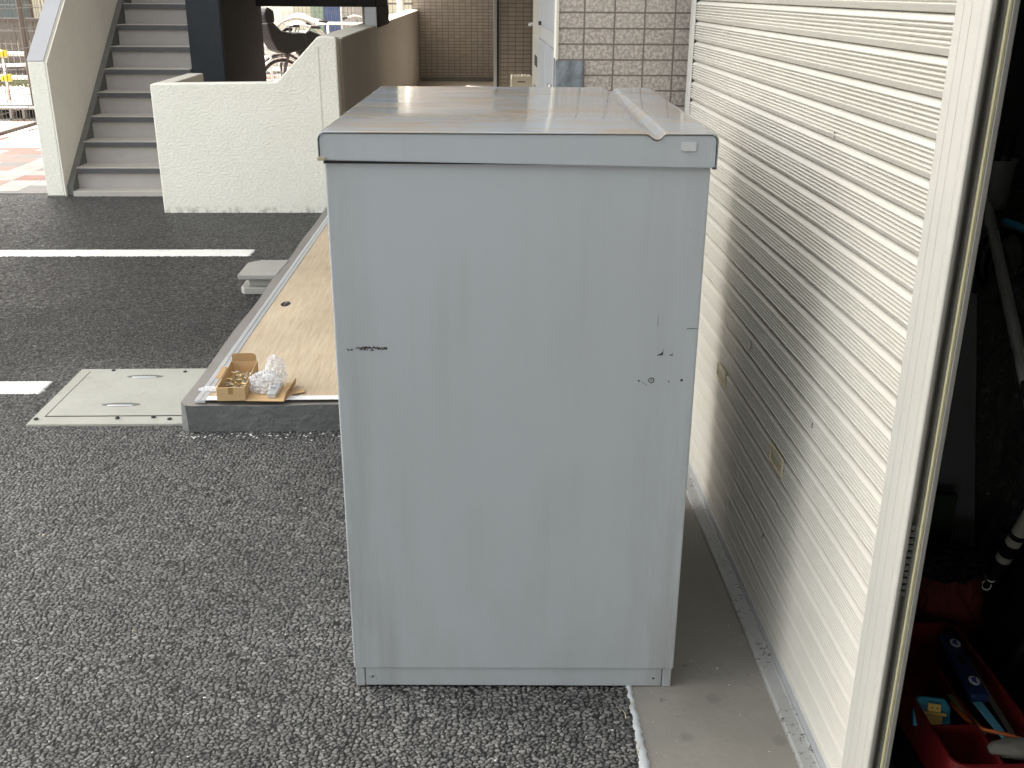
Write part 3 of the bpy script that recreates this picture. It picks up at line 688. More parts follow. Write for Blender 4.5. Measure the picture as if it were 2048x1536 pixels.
# red tool tray
tx0, tx1, ty0, ty1, tz = .838, 1.036, 1.432, 1.88, .215
tb = empty('tool_tray', (tx0, ty0, .021), label='red plastic tool tray full of tools just inside the garage opening', cat='tool tray')
def rrect(x0, x1, y0, y1, r, n=5):
    P = []
    for cx, cy, a in ((x1-r, y1-r, 0), (x0+r, y1-r, 90), (x0+r, y0+r, 180), (x1-r, y0+r, 270)):
        P += [(cx+r*math.cos(R_(a+90*k/n)), cy+r*math.sin(R_(a+90*k/n))) for k in range(n+1)]
    return P
def tray(m, x0, x1, y0, y1, zb, zt, wall, r):
    o_ = rrect(x0, x1, y0, y1, r); i_ = rrect(x0+wall, x1-wall, y0+wall, y1-wall, max(r-wall, .004)); b_ = rrect(x0+wall*1.8, x1-wall*1.8, y0+wall*1.8, y1-wall*1.8, max(r-wall, .004)); n = len(o_)
    ob = rrect(x0+.008, x1-.008, y0+.008, y1-.008, r)
    v = [(x, y, zb-.006) for x, y in ob]+[(x, y, zt) for x, y in o_]+[(x, y, zt) for x, y in i_]+[(x, y, zb) for x, y in b_]
    f = [(k*n+j, k*n+(j+1) % n, (k+1)*n+(j+1) % n, (k+1)*n+j) for k in range(3) for j in range(n)]+[tuple(range(3*n, 4*n)), tuple(range(n))[::-1]]
    m.add(v, f)
m = MB(); tray(m, 0, tx1-tx0, 0, ty1-ty0, .10, tz-.021, .008, .03); m.build('tray', MT['redplastic'], tb, bevel=.0015)
m = MB(); m.box(.008, .095, .115, .121, .10, tz-.026); m.box(.095, .101, .012, .32, .10, tz-.03); m.build('divider', MT['redplastic'], tb, bevel=.001)
MB().prism(rrect(.004, tx1-tx0-.004, .004, ty1-ty0-.004, .03), (0, 0, .0), (1, 0, 0), (0, 1, 0), (0, 0, .092)).build('box_body', MT['blackplastic'], tb, bevel=.004)
# tape measure on the tray: teal shell, mustard face
tm = empty('tape_measure', (.871, 1.60, .20), R_(-14), label='teal tape measure with mustard yellow front in the red tray', cat='tape measure')
MB().prism([(-.034, -.03), (.034, -.03), (.034, .012), (.024, .028), (-.024, .028), (-.034, .012)], (0, .0, 0), (1, 0, .0), (0, .55, .83), (0, .018, -.012)).build('shell', MT['teal'], tm, bevel=.004, seg=3)
m = MB(); fo = (0, -.002, .002); U_, V_, W2 = (1, 0, 0), (0, .55, .83), (0, -.0062, .0041)
m.prism([(-.019, -.032), (.017, -.032), (.017, -.006), (-.019, -.006)], fo, U_, V_, W2); m.build('clip_face', MT['yelplas'], tm, bevel=.001)
MB().prism([(-.022, -.0055), (.024, -.0055), (.024, .0005), (-.022, .0005)], fo, U_, V_, Vector(W2)*1.3).build('clip_bar', MT['yelplas'], tm, bevel=.001)
MB().prism([(-.010, .001), (.014, .001), (.014, .016), (-.010, .016)], fo, U_, V_, W2).build('clip_top', MT['yelplas'], tm, bevel=.0012)
m = MB()
for x in (-.002, .0075):
    c_ = Vector(fo)+Vector(V_)*.0085+Vector((x, 0, 0))+Vector(W2)*1.02; m.prism([(.0017*math.cos(6.28*k/12), .0017*math.sin(6.28*k/12)) for k in range(12)], c_, U_, V_, Vector(W2)*.08)
m.build('rivet', MT['cardb'], tm)
# navy level with two white dials, saw blade, scrapers, cord, glove
lv = empty('tool_holder', (0, 0, 0), label='navy tool with two round white dials lying in the red tray', cat='tool')
c0, c1 = Vector((.993, 1.815, .212)), Vector((.975, 1.635, .212)); dd = (c1-c0).normalized(); nn = Vector((0, 0, 1)); ss = dd.cross(nn)
MB().obox((c0+c1)/2, dd*.105, ss*.018, nn*.010).build('holder_body', MT['blue'], lv, bevel=.006, seg=3)
for c_, nm in ((c0+dd*.025-ss*.006, 0), (c1-dd*.03-ss*.002, 1)):
    m = MB(); a_ = [6.2832*k/24 for k in range(24)]
    m.prism([(.0105*math.cos(t_), .0135*math.sin(t_)) for t_ in a_], c_+nn*.0102, ss, dd, nn*.0018); m.build('dial', MT['label'], lv)
    MB().prism([(-.002, -.011), (.008, -.006), (.009, .004), (.001, .011)], c_+nn*.0122-ss*(.003), ss, dd, nn*.0004).build('dial_print', MT['navyprint'], lv)
MB().obox((c0+c1)/2+nn*.0103-dd*.01, dd*.014, ss*.006, nn*.0004).build('slot', MT['dark'], lv)
m = MB(); a_, b_ = Vector((1.008, 1.83, .214)), Vector((.995, 1.50, .198)); m.obox((a_+b_)/2, (b_-a_)*.5, Vector((.0055, 0, 0)), Vector((0, 0, .0012))); m.tube([a_-Vector((.006, 0, -.002)), b_-Vector((.006, 0, -.002))], .0011, 6)
m.build('saw_blade', MT['screwgrey'], label='thin metal blade along the right edge of the red tray', cat='blade')
MB().prism([(-.010, 0), (.008, 0), (.010, .085), (.0, .100), (-.004, .096), (-.006, .088)], (.968, 1.618, .206), (1, 0, 0), (.06, -1, -.05), (0, 0, .003)).build('scraper', MT['lightblue'], bevel=.0006, label='light blue scraper blade sticking out of the navy tool', cat='scraper')
MB().prism([(-.006, 0), (.006, 0), (.005, .10), (0, .115), (-.005, .10)], (.925, 1.65, .200), (1, 0, 0), (.2, -1, -.03), (0, 0, .004)).build('file', MT['olive'], bevel=.001, label='olive green file left of the light blue scraper', cat='file')
m = MB(); m.tube([(.922, 1.63, .196), (.930, 1.58, .198), (.944, 1.545, .203), (.975, 1.53, .205), (1.0, 1.515, .205), (1.025, 1.50, .20)], .0042, 8); m.build('cord', MT['orange'], smooth=True, label='orange cord lying across the divider of the red tray', cat='cord')
blob('glove', (.985, 1.487, .207), (.052, .022, .013), MT['glove'], .3, 12, n=24, flat=False, label='grey work glove lying at the front of the red tray', cat='glove')

# ------------------------------------------------------------------ manhole-like concrete cover
dc = empty('drain_cover', (-1.38, 3.8, 0), label='pale concrete drain cover with two slot handles beside the raised slab', cat='drain cover')
MB().prism([(-.275, -.297), (.32, -.297), (.26, .290), (-.28, .290)], (0, 0, -.02), (1, 0, 0), (0, 1, 0), (0, 0, .0265)).build('frame', MT['conclid'], dc, bevel=.002)
MB().prism([(-.230, -.222), (.31, -.222), (.25, .253), (-.230, .253)], (0, 0, .0066), (1, 0, 0), (0, 1, 0), (0, 0, .003)).build('lid', MT['conclid'], dc, bevel=.0015)
m = MB(); m.prism([(-.236, -.2275), (-.2305, -.2275), (-.2305, .2575), (-.236, .2575)], (0, 0, .0066), (1, 0, 0), (0, 1, 0), (0, 0, .0005)); m.prism([(-.2305, -.2275), (.30, -.2275), (.30, -.2225), (-.2305, -.2225)], (0, 0, .0066), (1, 0, 0), (0, 1, 0), (0, 0, .0005)); m.build('joint', MT['seam'], dc)
for y in (.187, -.118):
    m = MB(); P = [(.074*math.cos(t_), .019*math.sin(t_)) for t_ in [6.2832*k/28 for k in range(28)]]
    m.prism(P, (.012, y, .0097), (1, 0, 0), (0, 1, 0), (0, 0, .0004)); hs_ = m.build('handle_slot', MT['skirt'], dc)
    m = MB(); m.tube([(.012-.050, y-.009, .0085), (.012-.042, y-.011, .0105), (.012+.042, y-.011, .0105), (.012+.050, y-.009, .0085)], .0034, 8); m.build('handle', MT['alu'], hs_, smooth=True)
for x, y in ((.16, .24), (.17, -.243), (.235, -.262), (-.255, -.255), (.04, -.25), (-.14, .26)): MB().lathe([(.009, 0), (.008, .003), (.001, .006)], (x, y, .0095), 8).build('dirt_lump', MT['seam'], dc)

# ------------------------------------------------------------------ raised slab and what lies on it
sb = empty('raised_slab', (-.5, 3.43, 0), label='grey painted concrete slab raised in front of the corridor', cat='slab')
def sx(y): return -1.085+(y-3.43)*.012
m = MB(); ZT = .107
ys = [3.43+.0+k*.10 for k in range(41)]
xs_ = [None]
vt = []; ft = []
# front face gets hand-trowelled undulation; build slab as grid cap and sides
nx = 60
front_top, front_bot = [], []
for i in range(nx+1):
    x = -1.05+1.32*i/nx
    front_top.append((x, 3.432+.0025*math.sin(x*19)+random.uniform(-.001, .001), ZT-.004+.0022*math.sin(x*11+1)+random.uniform(-.0012, .0012)))
    front_bot.append((x, 3.447+.004*math.sin(x*14+2)+random.uniform(-.003, .003), -.01))
lt = [(sx(y)+.010+.004*math.sin(y*7), y, ZT-.003+.002*math.sin(y*5)) for y in [3.475+k*.12 for k in range(33)]]
lb = [(sx(y)-.002+.004*math.sin(y*6), y, -.01) for y in [3.475+k*.12 for k in range(33)]]
n0 = nx+1
m.add(front_top+front_bot, [(i, i+1, n0+i+1, n0+i) for i in range(nx)])
m.add([front_top[0], lt[0], lb[0], front_bot[0]], [(0, 1, 2, 3)])
n1 = len(lt); m.add(lt+lb, [(i, i+1, n1+i+1, n1+i) for i in range(n1-1)])
m.build('slab_side', MT['slabside'], sb, smooth=True); bpy.data.objects['slab_side'].location = (.5, -3.43, 0)
m = MB(); poly = [p for p in front_top]+[(.268, 7.32, ZT)]+lt[::-1]
cx_ = []
for p in poly: cx_.append(p)
m.add(cx_, [tuple(range(len(cx_)))]); m.build('slab_top', MT['slabtop'], sb); bpy.data.objects['slab_top'].location = (.5, -3.43, .0005)
# wood grain sheet with aluminium edging
ws = empty('wood_sheet', (-.5, 3.5, 0), label='wood grain sheet with aluminium edging laid on the grey slab', cat='sheet')
def WSP(m, pts, z0, z1): m.prism([(x+.5, y-3.5) for x, y in pts], (0, 0, z0), (1, 0, 0), (0, 1, 0), (0, 0, z1-z0))
e0, e1 = (-.985, 3.475), (-.952, 6.9)
m = MB(); WSP(m, [(-.985, 3.476), (.26, 3.476), (.26, 6.9), (-.948, 6.9)], .1085, .117); m.build('panel', MT['wood'], ws)
m = MB(); WSP(m, [(-1.020, 3.446), (-.982, 3.446), (-.944, 6.9), (-.980, 6.9)], .1085, .1195); WSP(m, [(-1.005, 3.446), (-1.0, 3.446), (-.962, 6.9), (-.966, 6.9)], .1195, .1215); m.build('edge_strip', MT['alu'], ws, bevel=.001)
m = MB(); WSP(m, [(-.980, 3.449), (.26, 3.449), (.26, 3.484), (-.980, 3.484)], .1175, .121); m.build('edge_strip', MT['white'], ws, bevel=.001)
MB().prism([(.022*math.cos(6.2832*k/20)*(1+.12*math.sin(k*2)), .042*math.sin(6.2832*k/20)) for k in range(20)], (-.905+.5, 4.66-3.5, .117), (1, 0, 0), (0, 1, 0), (0, 0, .0006)).build('hole', MT['dark'], ws)
m = MB()
for k in range(9): chip(m, -.905+.5+random.uniform(-.012, .012), 4.66-3.5+random.uniform(-.03, .03), .1176, .006)
m.build('hole_grit', MT['slabtop'], ws)
# cardboard box of screws
bx_ = empty('cardboard_box', (-.885, 3.435, .1212), R_(2), label='open small cardboard box of brass screws on the slab corner', cat='box')
bw, bd, bh = .100, .285, .050; tk = .003
m = MB(); m.box(-bw/2, bw/2, 0, tk, 0, bh); m.box(-bw/2, -bw/2+tk, tk, bd, 0, bh); m.box(bw/2-tk, bw/2, tk, bd, 0, bh); m.box(-bw/2+tk, bw/2-tk, bd-tk, bd, 0, bh); m.box(-bw/2+tk, bw/2-tk, tk, bd-tk, 0, tk)
m.build('box_walls', MT['card'], bx_, bevel=.0008)
MB().prism([(-.046, 0), (.046, 0), (.046, .022), (.040, .030), (.030, .033), (-.036, .033), (-.045, .026)], (0, bd-.003, bh), (1, 0, 0), (0, -.1, 1), (0, .003, 0)).build('flap', MT['cardin'], bx_, bevel=.0008)
MB().prism([(0, 0), (.12, 0), (.12, .03), (0, .03)], (-bw/2, .09, bh), (0, 1, 0), (-.6, 0, .12), (-.0006, 0, .003)).build('flap', MT['card'], bx_)
MB().prism([(-.046, 0), (.046, 0), (.044, .02), (-.044, .02)], (0, .003, bh-.001), (1, 0, 0), (0, .85, -.5), (0, .001, .002)).build('flap', MT['card'], bx_)
MB().box(-.009, .008, -.0006, .0, .026, .050).build('tape', MT['tape'], bx_)
MB().prism([(0, 0), (.135, -.012), (.150, .05), (.20, .075), (.197, .105), (.15, .10), (.145, .17), (0, .17)], (bw/2+.001, -.006, .0), (1, 0, 0), (0, 1, 0), (0, 0, .003)).build('lid_flap', MT['card'], bx_, bevel=.0006)
MB().prism([(0, 0), (.16, 0), (.15, .03), (.01, .03)], (bw/2+.135, -.01, .003), (.12, 1, 0), (.25, 0, 1), (.003, 0, 0)).build('lid_edge', MT['cardin'], bx_)
m1, m2 = MB(), MB()
for k in range(90):
    x, y = random.uniform(-.036, .036), random.uniform(.05, .24); z = .012+.022*random.random(); a = random.uniform(0, 6.28); dz_ = random.uniform(-.25, .25); l = .016
    d = Vector((math.cos(a), math.sin(a), dz_))*l
    mm = m1 if k % 2 else m2
    mm.tube([Vector((x, y, z))-d*.6, Vector((x, y, z))+d*.5, Vector((x, y, z))+d*.6], .0016, 5); mm.tube([Vector((x, y, z))+d*.6, Vector((x, y, z))+d*.72], .0040, 7)
m1.build('brass_screws', MT['brass'], kind='stuff', label='pile of yellow brass screws inside the small cardboard box', cat='screws').matrix_basis = Matrix.LocRotScale(Vector((-.885, 3.435, .1212)), Matrix.Rotation(R_(2), 3, 'Z').to_quaternion(), None)
m2.build('steel_screws', MT['screwgrey'], kind='stuff', label='pile of grey steel screws inside the small cardboard box', cat='screws').matrix_basis = Matrix.LocRotScale(Vector((-.885, 3.435, .1212)), Matrix.Rotation(R_(2), 3, 'Z').to_quaternion(), None)
blob('plastic_bag', (-.782, 3.535, .150), (.045, .040, .036), MT['film'], .7, 21, n=22, zmin=.1245, label='crumpled clear plastic bag lying on the cardboard lid flap', cat='bag')
blob('plastic_bag', (-.752, 3.585, .170), (.030, .028, .052), MT['film'], .7, 22, n=20, zmin=.1245, label='twisted clear plastic bag standing behind the crumpled one', cat='bag')
MB().obox((-.742, 3.50, .134), (.016, 0, 0), (.004, .05, 0), (0, 0, .009)).build('metal_bracket', MT['alu'], bevel=.002, label='small aluminium bracket in clear plastic on the cardboard flap', cat='bracket')
blob('plastic_scrap', (-.975, 3.545, .122), (.042, .014, .010), MT['film'], .7, 23, n=16, zmin=.1215, label='scrap of clear plastic on the aluminium strip left of the box', cat='scrap')

# two stacked concrete pieces beside the slab
G_ = 'concrete pieces stacked beside the slab'
MB().prism([(0, .26), (.03, .30), (.19, .30), (.19, 0), (.02, 0), (0, .03)], (-1.245, 5.225, .0), (1, 0, 0), (0, 1, 0), (0, 0, .038)).build('concrete_block', MT['concblock'], bevel=.006, group=G_, label='lower pale concrete block lying on the asphalt by the slab', cat='block')
MB().prism([(0, .26), (.19, .26), (.19, 0), (.02, 0), (0, .05)], (-1.222, 5.25, .0385), (1, 0, 0), (0, 1, 0), (0, 0, .045)).build('concrete_block', MT['concblock'], bevel=.007, group=G_, label='inset concrete piece between two stacked blocks by the slab', cat='block')
MB().prism([(.0, 0), (.20, 0), (.215, .32), (.06, .32), (.0, .26)], (-1.25, 5.215, .084), (1, 0, 0), (0, 1, 0), (0, 0, .025)).build('concrete_block', MT['concblock'], bevel=.004, group=G_, label='flat grey paving slab topmost of the concrete stack', cat='block')

# ------------------------------------------------------------------ white wall in front of the stairs
wl = empty('white_wall', (-1.6, 7.35, 0), label='low white rough rendered wall with a sloping step up at its right', cat='wall')
def WP(pts): return [(x+1.6, z) for x, z in pts]
wp = [(-2.236, -.02), (-2.236, .872), (-2.23, .882), (-1.40, .893), (-1.372, .900), (-1.083, 1.190), (-1.066, 1.197), (-.968, 1.190), (-.955, 1.180), (-.955, -.02)]
MB().prism(WP(wp), (0, 0, 0), (1, 0, 0), (0, 0, 1), (0, .13, 0)).build('front', MT['render'], wl, bevel=.008, seg=3)
MB().box(-.636, -.520, .1302, 1.0, -.02, .880).build('left_return', MT['smoothbeige'], wl, bevel=.006)
MB().box(.517, .525, -.0016, .0, .0, 1.13).build('joint', MT['smoothbeige'], wl)
# tall side wall along the corridor
sw = empty('corridor_parapet', (-.98, 12, 0), label='long brownish parapet wall along the left of the corridor', cat='wall')
m = MB(); m.box(-.095, .045, 7.483-12, 17.3-12, -.02, 1.172); m.build('wall', MT['brownbeige'], sw, bevel=.006)
m = MB(); m.prism([(-.115, 0), (-.115, .012), (-.10, .022), (.05, .012), (.05, 0)], (0, 7.483-12, 1.1725), (1, 0, 0), (0, 0, 1), (0, 9.8, 0)); m.build('coping', MT['smoothbeige'], sw, bevel=.003)

# ------------------------------------------------------------------ stairs
st = empty('staircase', (-2.7, 8.0, 0), label='grey concrete staircase with dark nosings rising between pale walls', cat='staircase')
SL, RI, GO = -3.10, .1669, .2286
MB().box(SL+2.7, -2.245+2.7, 7.972-8, 8.35-8, -.02, .036).build('landing', MT['tread'], st, bevel=.004)
for k in range(13):
    yr = 8.10+GO*k; zt = .196+RI*k; sr = -2.245 if yr < 8.75 else -2.395
    MB().box(SL+2.7, sr+2.7, yr-8+.012, yr-8+.5, (.0365 if k == 0 else zt-RI-.03), zt-.0455).build('riser', MT['riser'], st)
    MB().box(SL+2.7, sr+2.7, yr-8-.008, yr-8+GO+.03, zt-.045, zt).build('tread', MT['tread'], st, bevel=.004)
    MB().box(SL+2.7+.004, sr+2.7-.004, yr-8-.0125, yr-8-.0065, zt-.042, zt-.005).build('nosing', MT['nosing'], st, bevel=.001)
# left stair wall: rendered front end, sloping top with grey cap
lw = empty('stair_wall', (-3.2, 7.95, 0), label='pale stair wall with sloping grey cap at the left of the stairs', cat='wall')
slp = .80
prof_w = [(0, -.02), (0, .985), (3.0, .985+3.0*slp), (3.0, -.02)]
MB().prism(prof_w, (-.085, 0, 0), (0, 1, 0), (0, 0, 1), (.126, 0, 0)).build('wall', MT['render'], lw, bevel=.005)
MB().prism([(0.004, -.02), (0.004, .975), (3.0, .975+3.0*slp), (3.0, -.02)], (.0415, 0, 0), (0, 1, 0), (0, 0, 1), (.0115, 0, 0)).build('inner_face', MT['stairwall'], lw)
MB().prism([(-.002, .987), (-.002, .995), (3.0, .995+3.0*slp), (3.0, .987+3.0*slp)], (-.088, 0, 0), (0, 1, 0), (0, 0, 1), (.122, 0, 0)).build('cap', MT['capgrey'], lw, bevel=.002)
MB().prism([(.04, .0), (.04, .073), (.628, .514), (1.21, .963), (2.9, 2.27), (2.9, 0)], (.0532, 0, 0), (0, 1, 0), (0, 0, 1), (.0466, 0, 0)).build('skirting', MT['skirt'], lw)
MB().box(-.085, .05, -.004, .0, -.01, .010).build('base_dirt', MT['skirt'], lw)

# ------------------------------------------------------------------ black pillar wall, beam, post
pw = empty('stair_pillar', (-2.2, 9, 0), label='black painted pillar wall between the stairs and the bicycles', cat='pillar')
MB().box(-.19, .085, .05, 1.7, -.02, 3.0).build('front_face', MT['black'], pw, bevel=.006)
MB().box(.0852, .098, .053, 1.72, -.02, 3.0).build('side_face', MT['soffit'], pw)
bmn = empty('stair_landing', (-1.4, 9, 0), label='dark brown landing beam over the bicycle parking', cat='beam')
MB().box(-.60, .483, .96, 2.3, 1.342, 2.8).build('beam', MT['soffit'], bmn, bevel=.008)
lp = empty('landing_post', (-.98, 10, 0), label='post carrying the dark landing on the corridor parapet', cat='post')
MB().box(-.040, .0632, -.05, -.002, 1.16, 1.3415).build('post_front', MT['capgrey'], lp, bevel=.003)
MB().box(-.038, .065, -.0015, 1.35, 1.16, 1.3415).build('post_shaded_side', MT['soffit'], lp)  # dark colour stands in for the corridor shade on this face
MB().box(-.072, -.0405, .05, .12, .0, 1.3415).build('post_core', MT['tilesmall'], lp)

# upper building volumes (they shade the lot and roof the corridor)
ab = empty('apartment_building', (2, 10, 0), label='tiled apartment building over the corridor beyond the garages', cat='building')
def abox(name, mat, *b):
    x0, x1, y0, y1, z0, z1 = b
    return MB().box(x0-2, x1-2, y0-10, y1-10, z0, z1).build(name, mat, ab)
abox('upper_floors', MT['block_wall'], -1.05, 8, 3.62, 19, 2.35, 22)
abox('shade_tower', MT['block_wall'], -13, -1.052, 9.05, 10.6, 2.85, 22)  # unseen; width and height shaped to keep the sun off the lot
abox('canopy', MT['ceil'], -11, -3.2, 10.602, 12.3, 2.86, 3.1)  # unseen roof slab added to shade the near paving
abox('ceiling', MT['ceil'], -1.04, .26, 3.63, 18.9, 2.33, 2.349)
# end wall of granite tile beside the corridor, facing the lot
abox('tiled_end_wall', MT['tilebig'], .270, .78, 3.60, 3.72, 0, 2.34)
abox('tiled_end_wall', MT['tilebig'], .7805, 3.0, 3.60, 3.72, 0, 2.34)
m = MB()
v_, f_ = [], []
gx, gz = 14, 14
for i in range(gx+1):
    for j in range(gz+1):
        x = .262+.098*i/gx+(.0012*math.sin(j*1.3) if i == gx else 0); z = .90+.378*j/gz+(.001*math.sin(i*.9+2) if j == gz else 0)
        y = 3.592+.006*math.sin(i*.8+j*.55)*math.sin(j*.5+1)+random.uniform(-.0006, .0006)
        if i in (0, gx) or j in (0, gz): y = 3.599
        v_.append((x-2, y-10, z))
f_ = [(i*(gz+1)+j, (i+1)*(gz+1)+j, (i+1)*(gz+1)+j+1, i*(gz+1)+j+1) for i in range(gx) for j in range(gz)]
m.add(v_, f_).build('repair_patch', MT['greypatch'], ab, smooth=True, label='grey mortar patch low on the tile corner')
abox('corner_trim', MT['smoothbeige'], .262, .2698, 3.594, 3.69, 1.283, 2.34)
# corridor right wall and grey meter cupboard doors
abox('corridor_wall', MT['tilebigside'], .285, .70, 3.7205, 5.30, 0, 2.34)
mc = empty('meter_cupboard', (.27, 4.2, 0), label='grey steel meter cupboard doors in the corridor wall', cat='cupboard')
MB().box(.0, .0149, -.50, .50, .12, 2.2).build('frame', MT['doorframe'], mc, bevel=.002)
MB().box(-.006, -.0002, -.46, .47, 1.36, 2.15).build('upper_door', MT['doorgrey'], mc, bevel=.003)
for a0, a1 in ((-.46, .0), (.012, .47)): MB().box(-.006, -.0002, a0, a1, .16, 1.305).build('lower_door', MT['doorgrey'], mc, bevel=.003)
m = MB(); m.box(-.016, -.0062, -.40, -.33, 1.09, 1.185); m.build('handle', MT['chrome'], mc, bevel=.003)
m = MB(); m.box(-.010, -.0062, -.385, -.345, 1.12, 1.175); m.build('handle_recess', MT['dark'], mc)
m = MB(); m.box(-.014, -.0062, .28, .36, 1.362, 1.376); m.build('latch', MT['dark'], mc)
lpz = empty('letter_panel', (.27, 5.0, 0), label='beige wall panel with a dark slot past the cupboard', cat='panel')
MB().box(.0, .0149, -.29, .28, .12, 2.2).build('panel', MT['beigeframe'], lpz)
MB().box(-.002, -.0002, -.15, .05, 1.17, 1.215).build('slot', MT['dark'], lpz); MB().box(-.002, -.0002, -.15, .1, .9, 1.08).build('vent', MT['skirt'], lpz)
# alcove deeper in the corridor
abox('alcove_wall', MT['tilesmallside'], .70, .80, 5.30, 13.0, 0, 2.34)
abox('inner_tile_wall', MT['tilesmall'], .262, .80, 13.0, 13.2, 0, 2.34)
abox('inner_side_wall', MT['tilesmallside'], .258, .70, 13.21, 17.3, 0, 2.34)
abox('far_tile_wall', MT['tilesmall'], -1.035, .257, 17.3, 17.5, 0, 2.34)
MB().box(-.90, .25, 17.26, 17.298, .0, .17).build('skirting_board', MT['skirt'], label='dark skirting along the foot of the far tile wall', cat='skirting')
dn = empty('drainpipe', (.245, 12.97, 0), label='thin dark vertical pipe at the corner of the inner tile wall', cat='pipe')
m = MB(); m.box(-.045, -.012, -.02, .06, .1, 2.33); m.build('pipe', MT['doorframe'], dn); MB().box(-.011, .015, -.02, .04, .1, 2.33).build('pipe_edge', MT['black'], dn)
dr = empty('apartment_door', (.31, 5.55, 0), label='grey apartment door edge with a lever handle in the alcove', cat='door')
MB().box(.006, .06, -.245, .20, .107, 2.2).build('door', MT['doorframe'], dr, bevel=.002); MB().box(-.004, .0055, -.245, -.19, .107, 2.2).build('frame', MT['beigeframe'], dr)
m = MB(); m.tube([(.006, .02, 1.335), (-.042, .02, 1.335), (-.046, -.10, 1.335)], .009, 8); m.build('lever_handle', MT['chrome'], dr)
MB().box(-.006, .0058, -.01, .05, 1.27, 1.43).build('lock_plate', MT['dark'], dr)
ac = empty('shoe_box', (.485, 12.3, .108), label='cream ribbed plastic box on the floor of the alcove', cat='box')
MB().box(-.10, .14, -.14, .16, .0, .46).build('box_body', MT['acbox'], ac, bevel=.01); 
for k in range(6): MB().box(-.095+.038*k, -.072+.038*k, -.145, .165, .461, .468).build('rib', MT['acbox'], ac, bevel=.002)
MB().box(-.03, .06, -.146, -.1402, .40, .415).build('grip', MT['skirt'], ac)
for x in (-.09, .12): MB().box(x-.012, x+.012, -.16, -.141, .0, .44).build('leg', MT['acbox'], ac)
MB().box(-.94, .285, 7.32, 17.3, .02, .1065).build('corridor_floor', MT['corfloor'], kind='structure')
MB().box(.286, .70, 5.31, 13.0, .02, .106).build('alcove_floor', MT['corfloor'], kind='structure')

# ------------------------------------------------------------------ paved yard behind, fence, bicycles, house
MB().box(-12, -3.29, 8.065, 20, -.02, .004).build('paving', MT['paving'], kind='structure')
MB().box(-3.12, -1.1, 9.0, 20, -.02, .0035).build('courtyard', MT['paving'], kind='structure')
MB().box(-3.9, -1.08, 11.2, 17, .0036, .10).build('bicycle_stand_floor', MT['paving'], kind='structure')
hs_ = empty('house', (-4, 22, 0), label='cream house with curtained windows beyond the bicycles', cat='house')
MB().box(-9, 6, 0, 4, 0, 5).build('wall', MT['cream'], hs_)
m = MB()
for k in range(26): m.box(-9, 6, -.006, -.001, .15+k*.19, .158+k*.19)
m.build('siding_groove', MT['acbox'], hs_)
wz = empty('window', (0, 0, 0)); wz.parent = hs_
for x0, x1, mt_, nm in ((.68, .92, 'curtaing', 'curtain'), (.93, 1.26, 'curtainb', 'curtain'), (1.30, 1.92, 'blind', 'blind')):
    m = MB(); n_ = 14
    v_ = []
    for i in range(n_*4+1):
        x = x0+(x1-x0)*i/(n_*4); y = -.03-.014*math.sin(i*math.pi/3.1)
        v_ += [(x, y, .3), (x, y, 2.0)]
    m.add(v_, [(2*i, 2*i+2, 2*i+3, 2*i+1) for i in range(n_*4)]); o = m.build(nm, MT[mt_], wz, smooth=True)
m = MB(); m.box(1.265, 1.298, -.06, -.01, .2, 2.1); m.box(1.925, 1.96, -.06, -.01, .2, 2.1); m.box(.63, 1.96, -.06, -.01, .15, .2); m.build('window_frame', MT['white'], wz)
MB().box(.25, .52, -.05, -.007, .25, .62).build('vent_panel', MT['brownback'], hs_)
ww = empty('window', (0, 0, 0)); ww.parent = hs_
MB().box(-6.2, -4.9, -.05, -.007, .55, 2.2).build('pane', MT['darkwindow'], ww); m = MB(); m.box(-6.26, -6.2, -.07, -.007, .5, 2.25); m.box(-4.9, -4.82, -.07, -.007, .5, 2.25); m.box(-6.2, -4.9, -.07, -.007, .5, .55); m.build('window_frame', MT['brown'], ww)
m = MB()
for k in range(20): m.box(-4.7+k*.09, -4.66+k*.09, -.03, -.007, .45, 2.6)
m.build('cladding_rib', MT['acbox'], hs_)
# brown slat fence in front of the house, left
sf_ = empty('slat_fence', (-6.5, 19, 0), label='dark brown vertical slat fence in front of the cream house', cat='fence')
m = MB()
for k in range(46): m.box(-2.4+k*.105, -2.4+k*.105+.085, 0, .02, .05, .98)
m.build('slat_panel', MT['brownslat'], sf_); MB().box(-2.4, 2.4, -.02, -.001, .92, .98).build('rail', MT['brown'], sf_); MB().box(-2.4, 2.4, -.02, -.001, .1, .16).build('rail', MT['brown'], sf_)
for x in (-.25, .55, .70): MB().box(x-.02, x+.02, -.06, -.022, 0, 1.05).build('post', MT['white'], sf_)
# wire mesh fences
def mesh_fence(name, p0, p1, h, nv, nh, label, r=.0035, rail=None, post=None):
    p0, p1 = Vector(p0), Vector(p1); f = empty(name, p0, label=label, cat='fence'); d = p1-p0
    m = MB()
    for k in range(nv+1):
        a = d*(k/nv); m.tube([a+Vector((0, 0, .03)), a+Vector((0, 0, h))], r, 4)
    for k in range(nh+1):
        z = .03+(h-.03)*k/nh; m.tube([Vector((0, 0, z)), d+Vector((0, 0, z))], r, 4)
    m.build('wire_panel', MT['mesh'], f)
    if rail:
        for z in rail: MB().tube([Vector((0, 0, z)), d+Vector((0, 0, z))], .022, 8).build('rail', MT['brown'], f)
    if post:
        for t_ in post: MB().tube([d*t_+Vector((0, 0, 0)), d*t_+Vector((0, 0, h+.05))], .032, 10).build('post', MT['brown'], f)
    return f
mesh_fence('mesh_fence', (-8.5, 14.0, 0), (-3.4, 14.0, 0), 1.9, 90, 12, 'wire mesh fence with brown rails facing the parking lot at far left', .0035, (.04,), (.37, .535, 1.0))
